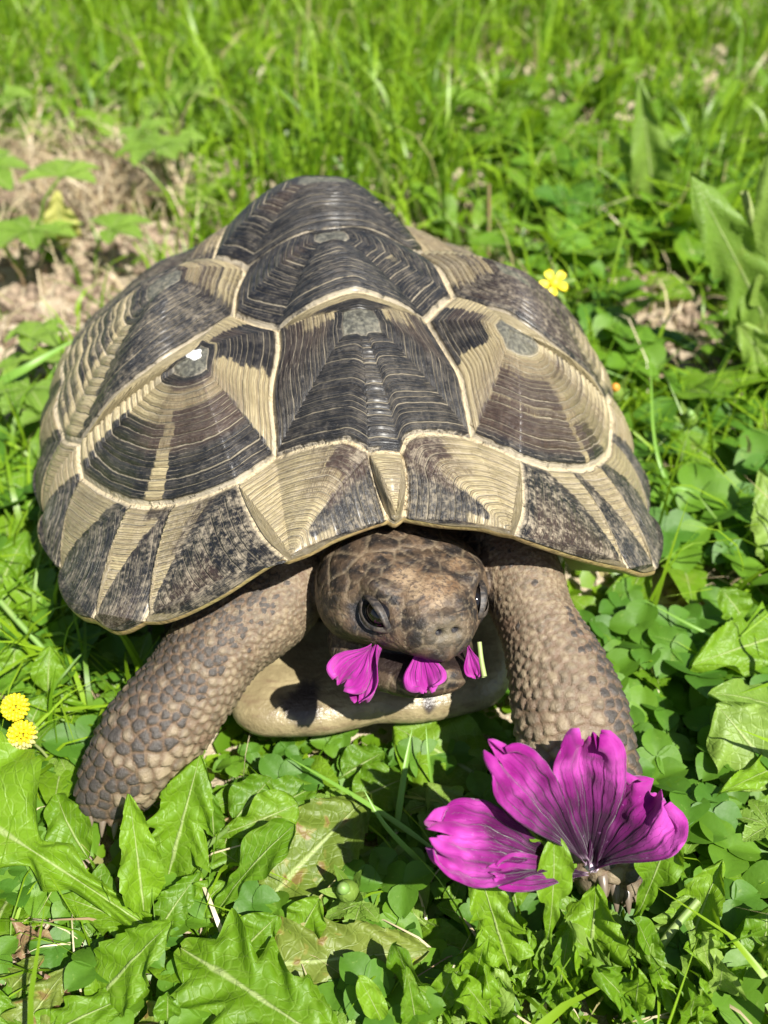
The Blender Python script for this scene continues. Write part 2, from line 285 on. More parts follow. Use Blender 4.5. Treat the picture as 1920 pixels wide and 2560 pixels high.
# ring count, areola share, dome exponent, [wedges of dark], [wedges of brown]; a wedge is (s0, s1, t0, t1, value, soft): s counts seams round the scute
def spec(**k): return k
SPEC = {
 'V1': spec(n=20, ar=.20, pe=1.25, flat=.1, D0=.95, D=[(3, 4, .62, 1.1, .0, .10), (2.75, 3.1, .3, .7, .5, .1), (3.9, 4.25, .3, .7, .45, .1)], B=[(2.5, 3.1, .35, .85, .6, .2), (3.9, 4.5, .35, .9, .6, .2)], dust=.14),
 'V2': spec(n=15, ar=.16, pe=1.25, D0=1., D=[(1.6, 2.0, .3, .6, .7, .1)], B=[(4.6, 5.4, .2, .5, .4, .2)], dust=.14),
 'V3': spec(n=14, ar=.24, pe=1.55, D0=1., D=[], B=[(5, 6, .2, .6, .5, .3)], dust=.14),
 'C1L': spec(n=15, ar=.17, pe=1.2, D0=.25, D=[(-.3, 2.45, .40, 1.1, .85, .10), (0.2, 2.3, .70, 1.1, 1., .15), (2.2, 2.62, .5, 1.1, .15, .07), (2.62, 4.3, .50, .97, .85, .12), (5, 6, 0, 1.1, .05, .1), (6.0, 6.45, .1, 1.1, .15, .1), (6.4, 7.45, .30, 1.1, 1.0, .1), (7.42, 7.93, .35, 1.1, .05, .07), (0, 8, 0, .26, .85, .2)],
            B=[(-.3, 3.3, .22, .68, .9, .3), (6.3, 6.9, .3, .7, .5, .2)], dust=.10),
 'C1R': spec(n=15, ar=.22, pe=1.2, D0=.35, D=[(-.2, 2.6, .42, 1.1, .72, .15), (0, 3.3, .72, 1.1, .95, .12), (2.55, 2.72, .6, 1.1, .2, .06), (3.3, 5.1, .3, 1.1, .45, .2), (5, 6, 0, 1.1, .05, .1), (6.0, 6.5, .1, 1.1, .12, .1), (6.5, 7.40, .42, 1.1, 1., .08), (7.38, 7.95, .3, 1.1, .03, .07), (0, 8, 0, .22, .6, .2)],
            B=[(-.3, 4.4, .25, .9, .95, .3), (6.4, 7, .3, .8, .6, .2)], dust=.14),
 'C2L': spec(n=13, ar=.18, pe=1.25, D0=.95, D=[(1.0, 2.2, .35, .97, .28, .16), (5.0, 6.9, .25, 1.1, .50, .2), (0.0, .95, .3, 1.1, 1., .1), (2.2, 4.2, .3, 1.1, .6, .2)], B=[(5.2, 6.9, .2, .7, .6, .3)], dust=.4),
 'C2R': spec(n=13, ar=.18, pe=1.25, D0=.9, D=[(5.3, 6.95, .3, 1.1, .45, .2), (1.0, 3, .55, 1.1, .5, .2)], B=[(0, 7, .2, .9, .5, .3)], dust=.55),
 'C3L': spec(n=12, ar=.18, pe=1.3, D0=.8, D=[(5.0, 6.9, .5, 1.1, .5, .2)], B=[(0, 7, .2, .9, .5, .3)], dust=.5),
 'C3R': spec(n=12, ar=.18, pe=1.3, D0=.6, D=[(5.0, 7, .3, 1.1, .3, .15)], B=[(0, 7, .1, .9, .8, .3)], dust=.5),
 'NU': spec(n=12, ar=.05, pe=.9, D0=.06, D=[], B=[(2.6, 4.0, .2, .8, .6, .2), (0.5, 2.2, .3, .8, .5, .2)], dust=.3, bulge=.30),
 'M1L': spec(n=18, ar=.05, pe=1., D0=.10, D=[(-.6, .06, .22, 1.1, .95, .30), (3.5, 4.4, .45, 1.1, .75, .5), (.05, .45, .72, .97, .75, .08)], B=[(-.2, .62, .45, 1., 1., .15), (3.0, 4.2, .0, .5, .5, .3)], dust=.7, to=3, bulge=.10),
 'M1R': spec(n=18, ar=.05, pe=1., D0=.08, D=[(-.6, .06, .2, 1.1, .95, .28), (3.65, 4.4, .4, 1.1, .75, .45), (.05, .5, .70, .97, .7, .08)], B=[(-.2, .62, .5, 1., 1., .15), (2.9, 4.0, .0, .6, .6, .3)], dust=.7, to=3, bulge=.10),
 'M2L': spec(n=17, ar=.05, pe=1., D0=.15, D=[(-1.6, .30, .05, 1.1, 1., .14), (0.28, .62, .45, 1.1, .55, .2)], B=[(-1.4, -.5, 0, .6, .7, .3), (.3, .9, .4, 1., .6, .2)], dust=.9, to=2, bulge=.16),
 'M2R': spec(n=17, ar=.05, pe=1., D0=.12, D=[(-1.6, .42, .05, 1.1, 1., .15)], B=[(-1.5, -.4, 0, .9, .8, .3), (.3, .8, .3, .9, .5, .3)], dust=.9, to=2, bulge=.16),
 'M3L': spec(n=16, ar=.05, pe=1., D0=.14, D=[(-1.6, .02, .05, 1.1, 1., .07), (.0, .5, .85, 1.1, .6, .1)], B=[(-1.9, -.8, 0, .8, .8, .3), (0, .8, .5, 1., .4, .3)], dust=.7, to=2, bulge=.16),
 'M3R': spec(n=16, ar=.05, pe=1., D0=.12, D=[(-1.3, .10, .05, 1.1, 1., .08)], B=[(0, .9, .4, 1., .5, .3)], dust=.7, to=2, bulge=.16),
 'M4L': spec(n=15, ar=.05, pe=1., D0=.14, D=[(-1.6, .12, .02, 1.1, 1., .08)], B=[(.3, 1, .4, .9, .5, .3)], dust=.55, to=2, bulge=.2),
 'M4R': spec(n=15, ar=.05, pe=1., D0=.14, D=[(-1.5, .12, .02, 1.1, 1., .08)], B=[], dust=.5, to=2, bulge=.2),
}
for k in SC:
    if k not in SPEC:
        if k[0] in 'MS': SPEC[k] = spec(n=14, ar=.05, pe=1., D0=.16, D=[(-1.3, .15, .05, 1.1, .95, .1)], B=[(.2, 1, .3, 1, .4, .3)], dust=.4, to=(3 if len(SC[k]) == 5 else 2), bulge=.2)
        else: SPEC[k] = spec(n=13, ar=.16, pe=1.25, D0=.9, D=[], B=[], dust=.4)
VISIBLE = {'V1', 'V2', 'V3', 'C1L', 'C1R', 'C2L', 'C2R', 'M1L', 'M1R', 'M2L', 'M2R', 'M3L', 'M3R', 'M4L', 'M4R', 'NU', 'M5L', 'M5R', 'C3L', 'C3R', 'M6L'}
def wedge(s, t, ns, w):
    s0, s1, t0, t1, val, soft = w
    a = np.zeros_like(s)
    for o in (-ns, 0, ns): a = np.maximum(a, smooth01(s + o, s0 - soft, s0 + soft) * (1 - smooth01(s + o, s1 - soft, s1 + soft)))
    return a * smooth01(t, t0 - .04, t0 + .04) * (1 - smooth01(t, t1 - .04, t1 + .04))
carapace = None
def build_scute(key, parent, name, material):
    ks = SC[key]; sp = SPEC[key]; ns = len(ks); r = np.random.default_rng(abs(hash(key)) % 1000 if False else sum(ord(c) * 7 ** i for i, c in enumerate(key)) % 9973)
    loop, sp_s = [], []
    for i in range(ns):
        P = edge(ks[i], ks[(i + 1) % ns]); loop.append(P[:-1]); sp_s.append(i + np.arange(len(P) - 1) / (len(P) - 1))
    B = np.concatenate(loop); s = np.concatenate(sp_s); nb = len(B)
    cen = B.mean(0)
    nrm = np.zeros(3)
    for i in range(nb): nrm += np.cross(B[i] - cen, B[(i + 1) % nb] - cen)
    nrm /= np.linalg.norm(nrm)
    flip = nrm @ (cen - CEN) < 0
    if flip: nrm = -nrm
    if key in APEX: A = APEX[key]
    else:
        c = B[np.argmin(np.abs(s - sp['to']))]; A = cen * .10 + c * .90 + nrm * .02
    size = np.linalg.norm(B - A, axis=1).mean(); amax = np.linalg.norm(B - A, axis=1).max()
    nr = int(np.clip(amax / .05, 30, 96)) if key in VISIBLE else 30
    t = np.linspace(0, 1, nr); t[0] = 0.004
    n = sp['n']; gaps = r.uniform(.55, 1.5, n) * np.linspace(.8, 1.1, n); cum = np.concatenate([[0], np.cumsum(gaps)]); cum = sp['ar'] + (0.965 - sp['ar']) * cum / cum[-1]
    rc1 = np.interp(t, cum, np.arange(n + 1)) - np.clip((sp['ar'] - t) / sp['ar'], 0, 1) * .4
    d = B - A; hgt = d @ nrm; tan = d - hgt[:, None] * nrm
    ss_, tt = np.meshgrid(s, t, indexing='ij')
    # corners of the inner rings round off a little towards the centre
    P = A + tan[:, None] * tt[..., None] + nrm * (hgt[:, None] * tt ** sp['pe'])[..., None]
    P = P + nrm * (sp.get('bulge', .20 if key[0] in 'VC' else .1) * 4 * tt * (1 - tt) * np.minimum(1, np.linalg.norm(d, axis=1) / size)[:, None])[..., None]
    # normals
    du = np.roll(P, -1, 0) - np.roll(P, 1, 0); dv = np.gradient(P, axis=1); N = np.cross(du, dv); N /= np.linalg.norm(N, axis=2, keepdims=True) + 1e-9
    N[(N @ nrm) < 0] *= -1
    rad = P - CEN; rad[..., 2] *= .8; rad /= np.linalg.norm(rad, axis=2, keepdims=True); bl = smooth01(tt, .90, 1.)[..., None]; N = N * (1 - bl) + rad * bl   # both sides of a seam sink alike
    rc = np.broadcast_to(rc1, tt.shape).copy()
    flatP = P.reshape(-1, 3)
    wob = (vnoise(flatP * 1.1, 3) - .5).reshape(tt.shape); rc = rc + wob * .5 * smooth01(tt, sp['ar'], sp['ar'] + .1) * (1 - smooth01(tt, .88, .97))
    fr = rc % 1.0
    prof = 1 - np.abs(2 * fr - 1) ** 3
    live = smooth01(tt, sp['ar'], sp['ar'] + .05) * (1 - smooth01(tt, .965, .985))
    spacing = np.minimum(1, np.linalg.norm(d, axis=1)[:, None] / n / .16)
    amp = (.055 if key[0] in 'VC' else .030) * (.6 + .8 * vnoise(flatP * .8, 9).reshape(tt.shape))
    hh = prof * live * amp * spacing
    hh += (vnoise(flatP * 5, 5).reshape(tt.shape) - .5) * .012
    edge_d = (1 - tt) * np.linalg.norm(d, axis=1)[:, None]; sw = (.7 + .6 * vnoise(B * 1.3, 12)[:, None]) * (.5 if key[0] in 'VC' else .85)
    hh -= (1 - smooth01(edge_d, .0, .13)) * .05
    P = P + N * hh[..., None]
    D = np.full(tt.shape, float(sp['D0'])); Br = np.zeros(tt.shape)
    ringi = np.floor(rc).astype(int) + 2; rj = r.random(80)[np.clip(ringi, 0, 79)] - .5; rk = r.random(80)[np.clip(ringi, 0, 79)] - .5
    fine = vnoise(np.stack([np.broadcast_to(s[:, None], tt.shape).ravel() * 7, rc.ravel() * .9, rc.ravel() * 0 + 3.3], -1), 21).reshape(tt.shape) - .5
    sj = ss_ + rj * .06 + fine * (.06 if key[0] in 'VC' else .06)
    for w in sp['D']: a = wedge(sj, tt, ns, w); D = D * (1 - a) + w[4] * a
    if key[0] in 'VC': D = D + rk * .30 * smooth01(tt, .15, .3) * (1 - smooth01(tt, .7, .9)) - .22 * (1 - smooth01(fr, .0, .55)) * (D > .3)
    for w in sp['B']: a = wedge(sj, tt, ns, w); Br = np.maximum(Br, w[4] * a)
    seam = 1 - smooth01(edge_d, .035 * sw, .095 * sw)
    if key[0] == 'M': # the free edge is horn, not seam
        nb_edge = (ss_ >= ns - 2) & (ss_ < ns - 1) if ns == 4 else (ss_ >= 3) & (ss_ < 4); seam = np.where(nb_edge, 0, seam)
    if key == 'NU': seam = np.where((ss_ >= 2) & (ss_ < 3), 0, seam)
    arl = (1 - smooth01(tt, sp['ar'] - .03, sp['ar'] + .02)) if key[0] in 'VC' else np.zeros(tt.shape)
    arcl = np.concatenate([[0], np.cumsum(np.linalg.norm(np.diff(B, axis=0), axis=1))])
    uv = np.stack([np.broadcast_to(arcl[:, None] + 31 * (ord(key[0]) + ord(key[-1])), tt.shape), tt * size * 1.0 + 7.3 * ord(key[1])], -1)
    F = grid_faces(nb, nr, True)
    V = P.reshape(-1, 3); V = np.concatenate([V, [A + nrm * .0]])
    ring0 = np.arange(nb) * nr
    if not flip: pass
    # orientation: make normals face outwards
    f0 = F[len(F) // 2]; fn = np.cross(V[f0[1]] - V[f0[0]], V[f0[2]] - V[f0[0]])
    if fn @ nrm < 0: F = F[:, ::-1]
    ext = lambda x, v: np.concatenate([x.ravel(), [v]])
    me = make_mesh(name, V[:-1], F, material, uv=uv.reshape(-1, 2), attrs={'dark': D.ravel(), 'brown': Br.ravel(), 'ring': rc.ravel(), 'seam': seam.ravel(), 'areola': arl.ravel(), 'dust': np.full(D.size, sp['dust'])})
    # close the middle
    bm = bmesh.new(); bm.from_mesh(me); bm.verts.ensure_lookup_table()
    try:
        vv = [bm.verts[i] for i in ring0]; vv = vv if (fn @ nrm >= 0) == False else vv[::-1]
        f = bm.faces.new(vv); f.smooth = True; f.normal_update()
        if np.array(f.normal) @ nrm < 0: f.normal_flip()
    except ValueError: pass
    bm.to_mesh(me); bm.free()
    return link(name, me, parent)
# the carapace part itself: the bony rim and underside below the marginals
rimkeys = ['Nb', 'M12b', 'M23b', 'M34b', 'M45b', 'M56b', 'M67b', 'M78b', 'M89b', 'M910b', 'M1011b', 'M11b']
UND = {'Nb': (.3, 2.8, 5.5), 'M12b': (2.4, 2.7, 5.3), 'M23b': (4.7, 2.9, 3.0), 'M34b': (5.75, 3.3, 1.3), 'M45b': (6.5, 4.9, .1), 'M56b': (6.8, 7, -.3), 'M67b': (6.9, 9.5, -.4), 'M78b': (6.7, 12, -.3), 'M89b': (6.3, 14.2, .3), 'M910b': (6, 16.2, 1.1), 'M1011b': (4.4, 18, 1.3), 'M11b': (2, 19.4, 1.1)}
def horn_plain(name, c1, c2, c3, rough=.45):
    M = NT(name); co = M.coord('Object'); n1 = M.noise(120, 4, co); n2 = M.noise(700, 4, co)
    b = M.mix(M.ss(n1, .35, .65), c1, c2); b = M.mix(M.math('MULTIPLY', M.ss(n2, .55, .72), .5), b, c3)
    mp = M.n('ShaderNodeMapping', {'Vector': co}); mp.inputs['Scale'].default_value = (45, 260, 260); ng = M.noise(1.0, 4, mp.outputs[0], .65); b = M.mix(M.math('MULTIPLY', M.ss(ng, .52, .68), .6), b, c3)
    dk = M.attr('dark'); b = M.mix(M.ss(M.math('ADD', dk, M.math('MULTIPLY', M.math('SUBTRACT', n1, .5), .9)), .45, .75), b, (.055, .045, .04))
    return M.final(Base_Color=b, Roughness=rough, Normal=M.bump(M.math('ADD', M.math('ADD', n2, ng), M.math('MULTIPLY', n1, .6)), .6, .0006))
M_UNDER = horn_plain('underside_horn', (.42, .33, .14), (.36, .25, .11), (.20, .13, .07))
def rim_curve():
    pts, tgt = [], []
    seq = [k + 'L' for k in rimkeys[::-1]] + [k + 'R' for k in rimkeys]
    for i in range(len(seq)):
        a, b = seq[i], seq[(i + 1) % len(seq)]
        P = edge(a, b); ta = W(np.array(UND[a[:-1]]) * [-1 if a[-1] == 'L' else 1, 1, 1]); tb = W(np.array(UND[b[:-1]]) * [-1 if b[-1] == 'L' else 1, 1, 1])
        u = np.linspace(0, 1, len(P))[:-1]
        pts.append(P[:-1]); tgt.append(ta + (tb - ta) * u[:, None])
    return np.concatenate(pts), np.concatenate(tgt)
RP, RQ = rim_curve()
def build_rim():
    n = len(RP); k = 14; V = np.zeros((n, k, 3))
    o = RP - CEN; o[:, 2] *= .3; o /= np.linalg.norm(o, axis=1, keepdims=True)
    for j in range(k):
        u = j / (k - 1)
        P = RP + (RQ - RP) * (u ** 1.6)
        P = P - np.array([0, 0, 1.]) * (.26 * math.sin(min(1, u * 3) * math.pi / 2) * (1 - u))[..., None] if False else P + np.array([0, 0, -1.]) * (.24 * math.sin(min(1., u * 3.5) * math.pi / 2) * (1 - u)) + o * (.05 * math.sin(min(1., u * 3) * math.pi))
        V[:, j] = P
    V = V.reshape(-1, 3) - np.repeat(o, k, 0) * .03
    dark = np.repeat(vnoise(RP * .5, 4)[:, None] * .7, k, 1).ravel()
    return V, grid_faces(n, k, True), dark
_V, _F, _d = build_rim()
carapace = link('carapace', make_mesh('carapace', _V, _F, M_UNDER, attrs={'dark': _d}), tort)
carapace.data.materials[0].use_backface_culling = False
SCUTES = {key: build_scute(key, carapace, 'scute', M_HORN) for key in SC}
# white paint dot on one costal scute
M = NT('white_paint'); n_ = M.noise(900, 3, M.coord('Object')); M_PAINT = M.final(Base_Color=M.mix(M.ss(n_, .35, .5), (.8, .8, .78), (.62, .61, .58)), Roughness=.5)
def paint_dot():
    from mathutils.bvhtree import BVHTree
    me = SCUTES['C1L'].data; bv = BVHTree.FromPolygons([v.co for v in me.vertices], [p.vertices[:] for p in me.polygons])
    o = APEX['C1L'] + (APEX['C1L'] - CEN) * .0
    hit = bv.ray_cast(Vector(CAM * CM), Vector(ray(487, 887)).normalized()); a = np.array(hit[0]) / CM; nn = np.array(hit[1]); nn *= np.sign(nn @ -RC[2])
    x = np.cross(nn, [0, .5, 1]); x /= np.linalg.norm(x); y = np.cross(nn, x); V = []
    for j, rr in enumerate((1, .95, .7)):
        for i in range(28):
            th = i / 28 * 2 * math.pi; R = (.185 * (1 + .12 * math.sin(th * 3 + 1) + .08 * math.sin(5 * th))) * rr
            p = a + x * R * 1.1 * math.cos(th) + y * R * .95 * math.sin(th)
            h = bv.find_nearest(Vector(p * CM)); V.append(np.array(h[0]) / CM + nn * (-.01, .014, .018)[j])
    F = [[j * 28 + i, j * 28 + (i + 1) % 28, (j + 1) * 28 + (i + 1) % 28, (j + 1) * 28 + i] for j in range(2) for i in range(28)] + [list(range(56, 84))]
    return link('paint_dot', make_mesh('paint_dot', V, F, M_PAINT), carapace)
paint_dot()
# plastron
M_PLAS = horn_plain('plastron_horn', (.31, .255, .14), (.20, .16, .085), (.15, .10, .06), .33)
def plastron():
    half = catmull(np.array([(0, .12), (1.2, -.02), (2.3, .08), (3.2, .3), (3.75, .9), (3.85, 1.9), (3.7, 3.2), (4.4, 4.3), (6.3, 5.2), (6.9, 7), (6.9, 9.5), (6.6, 12), (5.6, 13.6), (4.2, 15), (3.6, 16.6), (2.4, 18), (1.1, 17.6), (0, 17.3)], float), 120)
    loop = np.concatenate([half, half[-2:0:-1] * [-1, 1]]); n = len(loop); c = np.array([0, 8.])
    V, D = [], []
    for fr, z in ((.60, .35), (.80, .30), (.90, .25), (.95, .22), (.985, .02), (1.0, -.25), (.99, -.55), (.965, -.78), (.90, -.9), (.6, -.95), (.0, -.95)):
        for p in loop:
            q = c + (p - c) * fr; front = max(0, 1 - q[1] / 4.); X = W((q[0] - .35 * front, q[1], z + .15 * front * (1 - abs(q[0]) / 5))); V.append(X)
            dk = 1.0 * math.exp(-((q[0] + 2.0) / .75) ** 2 - ((q[1] - .7) / .7) ** 2) + .95 * math.exp(-((q[0] - 1.35) / .28) ** 2 - ((q[1] - .45) / .6) ** 2) + .8 * math.exp(-((q[0] - 1.95) / .16) ** 2 - ((q[1] - .6) / .5) ** 2) + .35 * math.exp(-((q[0] + .2) / 1.1) ** 2)
            D.append(dk if q[1] < 4 else .3)
    F = [[j * n + i, j * n + (i + 1) % n, (j + 1) * n + (i + 1) % n, (j + 1) * n + i] for j in range(10) for i in range(n)]
    return link('plastron', make_mesh('plastron', V, F, M_PLAS, attrs={'dark': np.array(D)}), tort)
plastron()

# ================================================================ TORTOISE: body (one continuous skin)
def L3(x, y, ylocal):
    """point under an image position at a given tortoise-frame y"""
    o = RT.T @ (CAM - OFF) + PIV; d = RT.T @ ray(x, y)
    return W(o + d * ((ylocal - o[1]) / d[1]))
def tube(path, n=28):
    """path: list of (centre, ru, rv, u-direction); superellipse-ish closed tube"""
    V, F = [], []; m = len(path)
    C_ = np.array([p[0] for p in path])
    for i, (c, ru, rv, ud) in enumerate(path):
        tg = C_[min(i + 1, m - 1)] - C_[max(i - 1, 0)]; tg /= np.linalg.norm(tg)
        u = np.array(ud, float); u -= tg * (u @ tg); u /= np.linalg.norm(u); v = np.cross(tg, u)
        for k in range(n):
            a = 2 * math.pi * k / n; V.append(c + u * ru * math.cos(a) + v * rv * math.sin(a))
    for i in range(m - 1):
        for k in range(n): F.append([i * n + k, i * n + (k + 1) % n, (i + 1) * n + (k + 1) % n, (i + 1) * n + k])
    F.append(list(range(n))[::-1]); F.append(list(range((m - 1) * n, m * n)))
    return V, F
def spline_path(pts, n):
    P = catmull(np.array([np.concatenate([p[0], [p[1], p[2]], p[3]]) for p in pts]), n)
    return [(q[:3], q[3], q[4], q[5:8]) for q in P]
parts = []
# head frame: hy runs from the nose back into the head, hx to picture right, hz up
NOSE = W((.745, -1.54, 4.98))
_yw, _pt, _rl, HS = math.radians(12.), math.radians(23.), math.radians(-7.6), .97
hy = RT @ np.array([-math.sin(_yw) * math.cos(_pt), math.cos(_yw) * math.cos(_pt), -math.sin(_pt)])
hx = np.cross(hy, RT @ np.array([0, 0, 1.])); hx /= np.linalg.norm(hx); hz = np.cross(hx, hy)
hx, hz = hx * math.cos(_rl) + hz * math.sin(_rl), hz * math.cos(_rl) - hx * math.sin(_rl)
HB = np.stack([hx, hy, hz])
def H(x, y, z): return NOSE + x * hx + y * hy + z * hz
def loft(sections, n=40):
    V, F = [], []
    for (y, w, top, bot, ex) in sections:
        zc = (top + bot) / 2; hz_ = (top - bot) / 2
        for k in range(n):
            a = 2 * math.pi * k / n; ca, sa = math.cos(a), math.sin(a)
            V.append(H(w * np.sign(ca) * abs(ca) ** (2 / ex), y, zc + hz_ * np.sign(sa) * abs(sa) ** (2 / ex)))
    m = len(sections)
    for i in range(m - 1):
        for k in range(n): F.append([i * n + k, i * n + (k + 1) % n, (i + 1) * n + (k + 1) % n, (i + 1) * n + k])
    F.append(list(range(n))[::-1]); F.append(list(range((m - 1) * n, m * n)))
    return V, F
def lerp_sections(tab, n):
    T = catmull(np.array(tab, float), n); return [tuple(r) for r in T]
# upper head and lower jaw
parts.append(loft(lerp_sections([(-.02, .36, .12, -.48, 2.2), (.08, .58, .26, -.78, 2.4), (.40, .88, .48, -.88, 2.4), (.80, 1.20, .66, -.94, 2.4), (1.3, 1.58, .90, -1.04, 2.4), (1.9, 1.90, 1.14, -1.2, 2.4), (2.6, 2.06, 1.34, -1.4, 2.3), (3.3, 1.95, 1.42, -1.5, 2.2), (4.0, 1.6, 1.2, -1.3, 2.1), (4.6, 1.3, .8, -1.2, 2)], 36)))
parts.append(loft(lerp_sections([(.30, .40, -1.28, -1.60, 2.2), (.45, .72, -1.20, -1.85, 2.2), (.9, 1.05, -1.16, -2.05, 2.2), (1.5, 1.40, -1.10, -2.15, 2.2), (2.2, 1.70, -.95, -2.2, 2.2), (3.0, 1.75, -.7, -2.1, 2.2), (3.8, 1.4, -.4, -1.9, 2)], 26)))
# neck and the loose folds behind the head
parts.append(tube(spline_path([(H(0, 2.6, -.3), 1.5, 1.25, hx), (H(-.02, 3.6, -.3), 1.6, 1.4, hx), (W((.2, 3.9, 3.3)), 1.9, 1.7, hx), (W((0, 6, 3.4)), 2.6, 2.2, hx)], 16)))
# trunk inside the shell
parts.append(tube(spline_path([(W((0, 3.0, 2.6)), 3.6, 1.5, hx), (W((0, 5, 2.6)), 5.2, 2.3, hx), (W((0, 9, 2.4)), 6.0, 2.6, hx), (W((0, 14, 2.2)), 5, 2.2, hx)], 14)))
wx = np.array([1., 0, 0])
# fore legs (picture left, picture right): broad, slightly flattened columns
parts.append(tube(spline_path([(W((-2.2, 3.6, 3.0)), 1.5, 1.4, (.7, 0, .7)), (L3(680, 1500, 1.9), 1.35, 1.2, (.7, 0, .7)), (L3(552, 1606, 1.0), 1.20, 1.15, (.75, 0, .66)), (L3(474, 1716, .35), 1.20, 1.15, (.8, 0, .6)),
                               (L3(398, 1812, -.15), 1.25, 1.18, (.85, 0, .5)), (L3(335, 1900, -.50), 1.15, 1.1, (.9, 0, .4)), (L3(282, 1966, -.72), .92, .88, (.9, 0, .3)), (L3(250, 2010, -.85), .70, .72, (.9, 0, .2))], 30)))
parts.append(tube(spline_path([(W((2.4, 3.4, 2.8)), 1.5, 1.4, (1, 0, .2)), (L3(1290, 1440, 1.3), 1.15, 1.2, (1, 0, .3)), (L3(1338, 1545, .0), .95, 1.0, (1, 0, .2)), (L3(1388, 1660, -1.2), 1.16, .98, (1, 0, .15)),
                               (L3(1424, 1780, -2.3), 1.32, 1.0, (1, 0, .15)), (L3(1450, 1910, -3.2), 1.32, 1.0, (1, 0, .1)), (L3(1484, 2040, -4.0), 1.22, .95, (1, 0, .1)), (L3(1520, 2150, -4.55), 1.0, .85, (1, 0, .1)), (L3(1545, 2215, -4.85), .8, .7, (1, 0, .1))], 32)))
# hind legs, mostly hidden
for sgn in (-1, 1):
    parts.append(tube(spline_path([(W((3.6 * sgn, 15, 2.2)), 1.5, 1.4, wx), (W((5.2 * sgn, 17, .8)), 1.4, 1.3, wx), (W((5.8 * sgn, 18.2, -1.3)), 1.2, 1.1, wx), (W((5.9 * sgn, 18.4, -1.8)), 1.0, 1., wx)], 10)))
def union_remesh():
    me = bpy.data.meshes.new('tmp'); V, F = [], []
    for v, f in parts:
        o = len(V); V += [tuple(np.asarray(q) * CM) for q in v]; F += [[i + o for i in q] for q in f]
    me.from_pydata(V, [], F); me.update()
    bm = bmesh.new(); bm.from_mesh(me); bmesh.ops.recalc_face_normals(bm, faces=bm.faces); bm.to_mesh(me); bm.free()
    o = bpy.data.objects.new('tmp', me); COL.objects.link(o)
    md = o.modifiers.new('r', 'REMESH'); md.mode = 'VOXEL'; md.voxel_size = .00058
    dg = bpy.context.evaluated_depsgraph_get(); ev = o.evaluated_get(dg); m2 = ev.to_mesh()
    co = np.empty(len(m2.vertices) * 3, np.float32); m2.vertices.foreach_get('co', co); co = co.reshape(-1, 3).astype(float) / CM
    lt = np.empty(len(m2.polygons), np.int32); m2.polygons.foreach_get('loop_total', lt)
    vi = np.empty(len(m2.loops), np.int32); m2.loops.foreach_get('vertex_index', vi)
    ed = np.empty(len(m2.edges) * 2, np.int32); m2.edges.foreach_get('vertices', ed)
    assert (lt == 4).all()
    ev.to_mesh_clear(); bpy.data.objects.remove(o); bpy.data.meshes.remove(me)
    return co, vi.reshape(-1, 4), ed.reshape(-1, 2)
BV, BF, BE = union_remesh()
def vsum(vals, n):
    out = np.zeros((n, vals.shape[1]))
    for c in range(vals.shape[1]): out[:, c] = np.bincount(BE[:, 0], vals[BE[:, 1], c], n) + np.bincount(BE[:, 1], vals[BE[:, 0], c], n)
    return out
_deg = np.bincount(BE.ravel(), minlength=len(BV))[:, None]
def relax(V, it, lam=.5):
    for _ in range(it): V = V + lam * (vsum(V, len(V)) / _deg - V)
    return V
def normals(V):
    a = V[BF[:, 2]] - V[BF[:, 0]]; b = V[BF[:, 3]] - V[BF[:, 1]]; fn = np.cross(a, b); N = np.zeros_like(V)
    for k in range(4):
        for c in range(3): N[:, c] += np.bincount(BF[:, k], fn[:, c], len(V))
    return N / (np.linalg.norm(N, axis=1, keepdims=True) + 1e-12)
BV = relax(BV, 14)
# ---- sculpt the head in its own frame
h = (BV - NOSE) @ HB.T; head_w = 1 - smooth01(h[:, 1], 3.3, 4.4); head_w *= (np.abs(h[:, 0]) < 2.4) & (h[:, 2] > -2.4) & (h[:, 2] < 2.2)
HN = normals(BV)
def g(c, r):
    d = (h - np.array(c)) / np.array(r); return np.exp(-(d * d).sum(1)) * head_w
disp = np.zeros(len(BV))
EY = {-1: (-1.08, 1.26, .18), 1: (1.08, 1.26, .18)}
for sg in (-1, 1):
    e = EY[sg]
    disp -= .34 * g((sg * 1.46, 1.18, .05), (.38, .46, .36))                 # eye socket
    disp += .22 * g((sg * 1.18, 1.20, .60), (.28, .60, .17))                   # brow
    disp += .10 * g((sg * 1.5, 1.45, -.42), (.3, .5, .14))                   # lower lid pad
    disp -= .10 * g((sg * .80, .62, .10), (.25, .30, .35))                    # hollow before the eye
    disp += .14 * g((sg * 1.5, 2.5, -.5), (.4, .8, .5))                       # cheek
    disp += .07 * g((sg * .42, .62, .42), (.22, .35, .2))                      # prefrontal plates
    disp -= .30 * g((sg * .19, -.05, -.12), (.08, .35, .07))                 # nostril
disp += .10 * g((0, .9, .62), (.35, .5, .3)) + .09 * g((0, .02, .16), (.24, .14, .1)) - .06 * g((0, .25, .40), (.4, .09, .2))
disp += .10 * g((0, .1, -.74), (.2, .3, .14))                                # beak
disp -= .06 * g((0, 1.9, 1.05), (1., .12, .3))
BV = BV + HN * disp[:, None]
BV = relax(BV, 2)
BN = normals(BV)
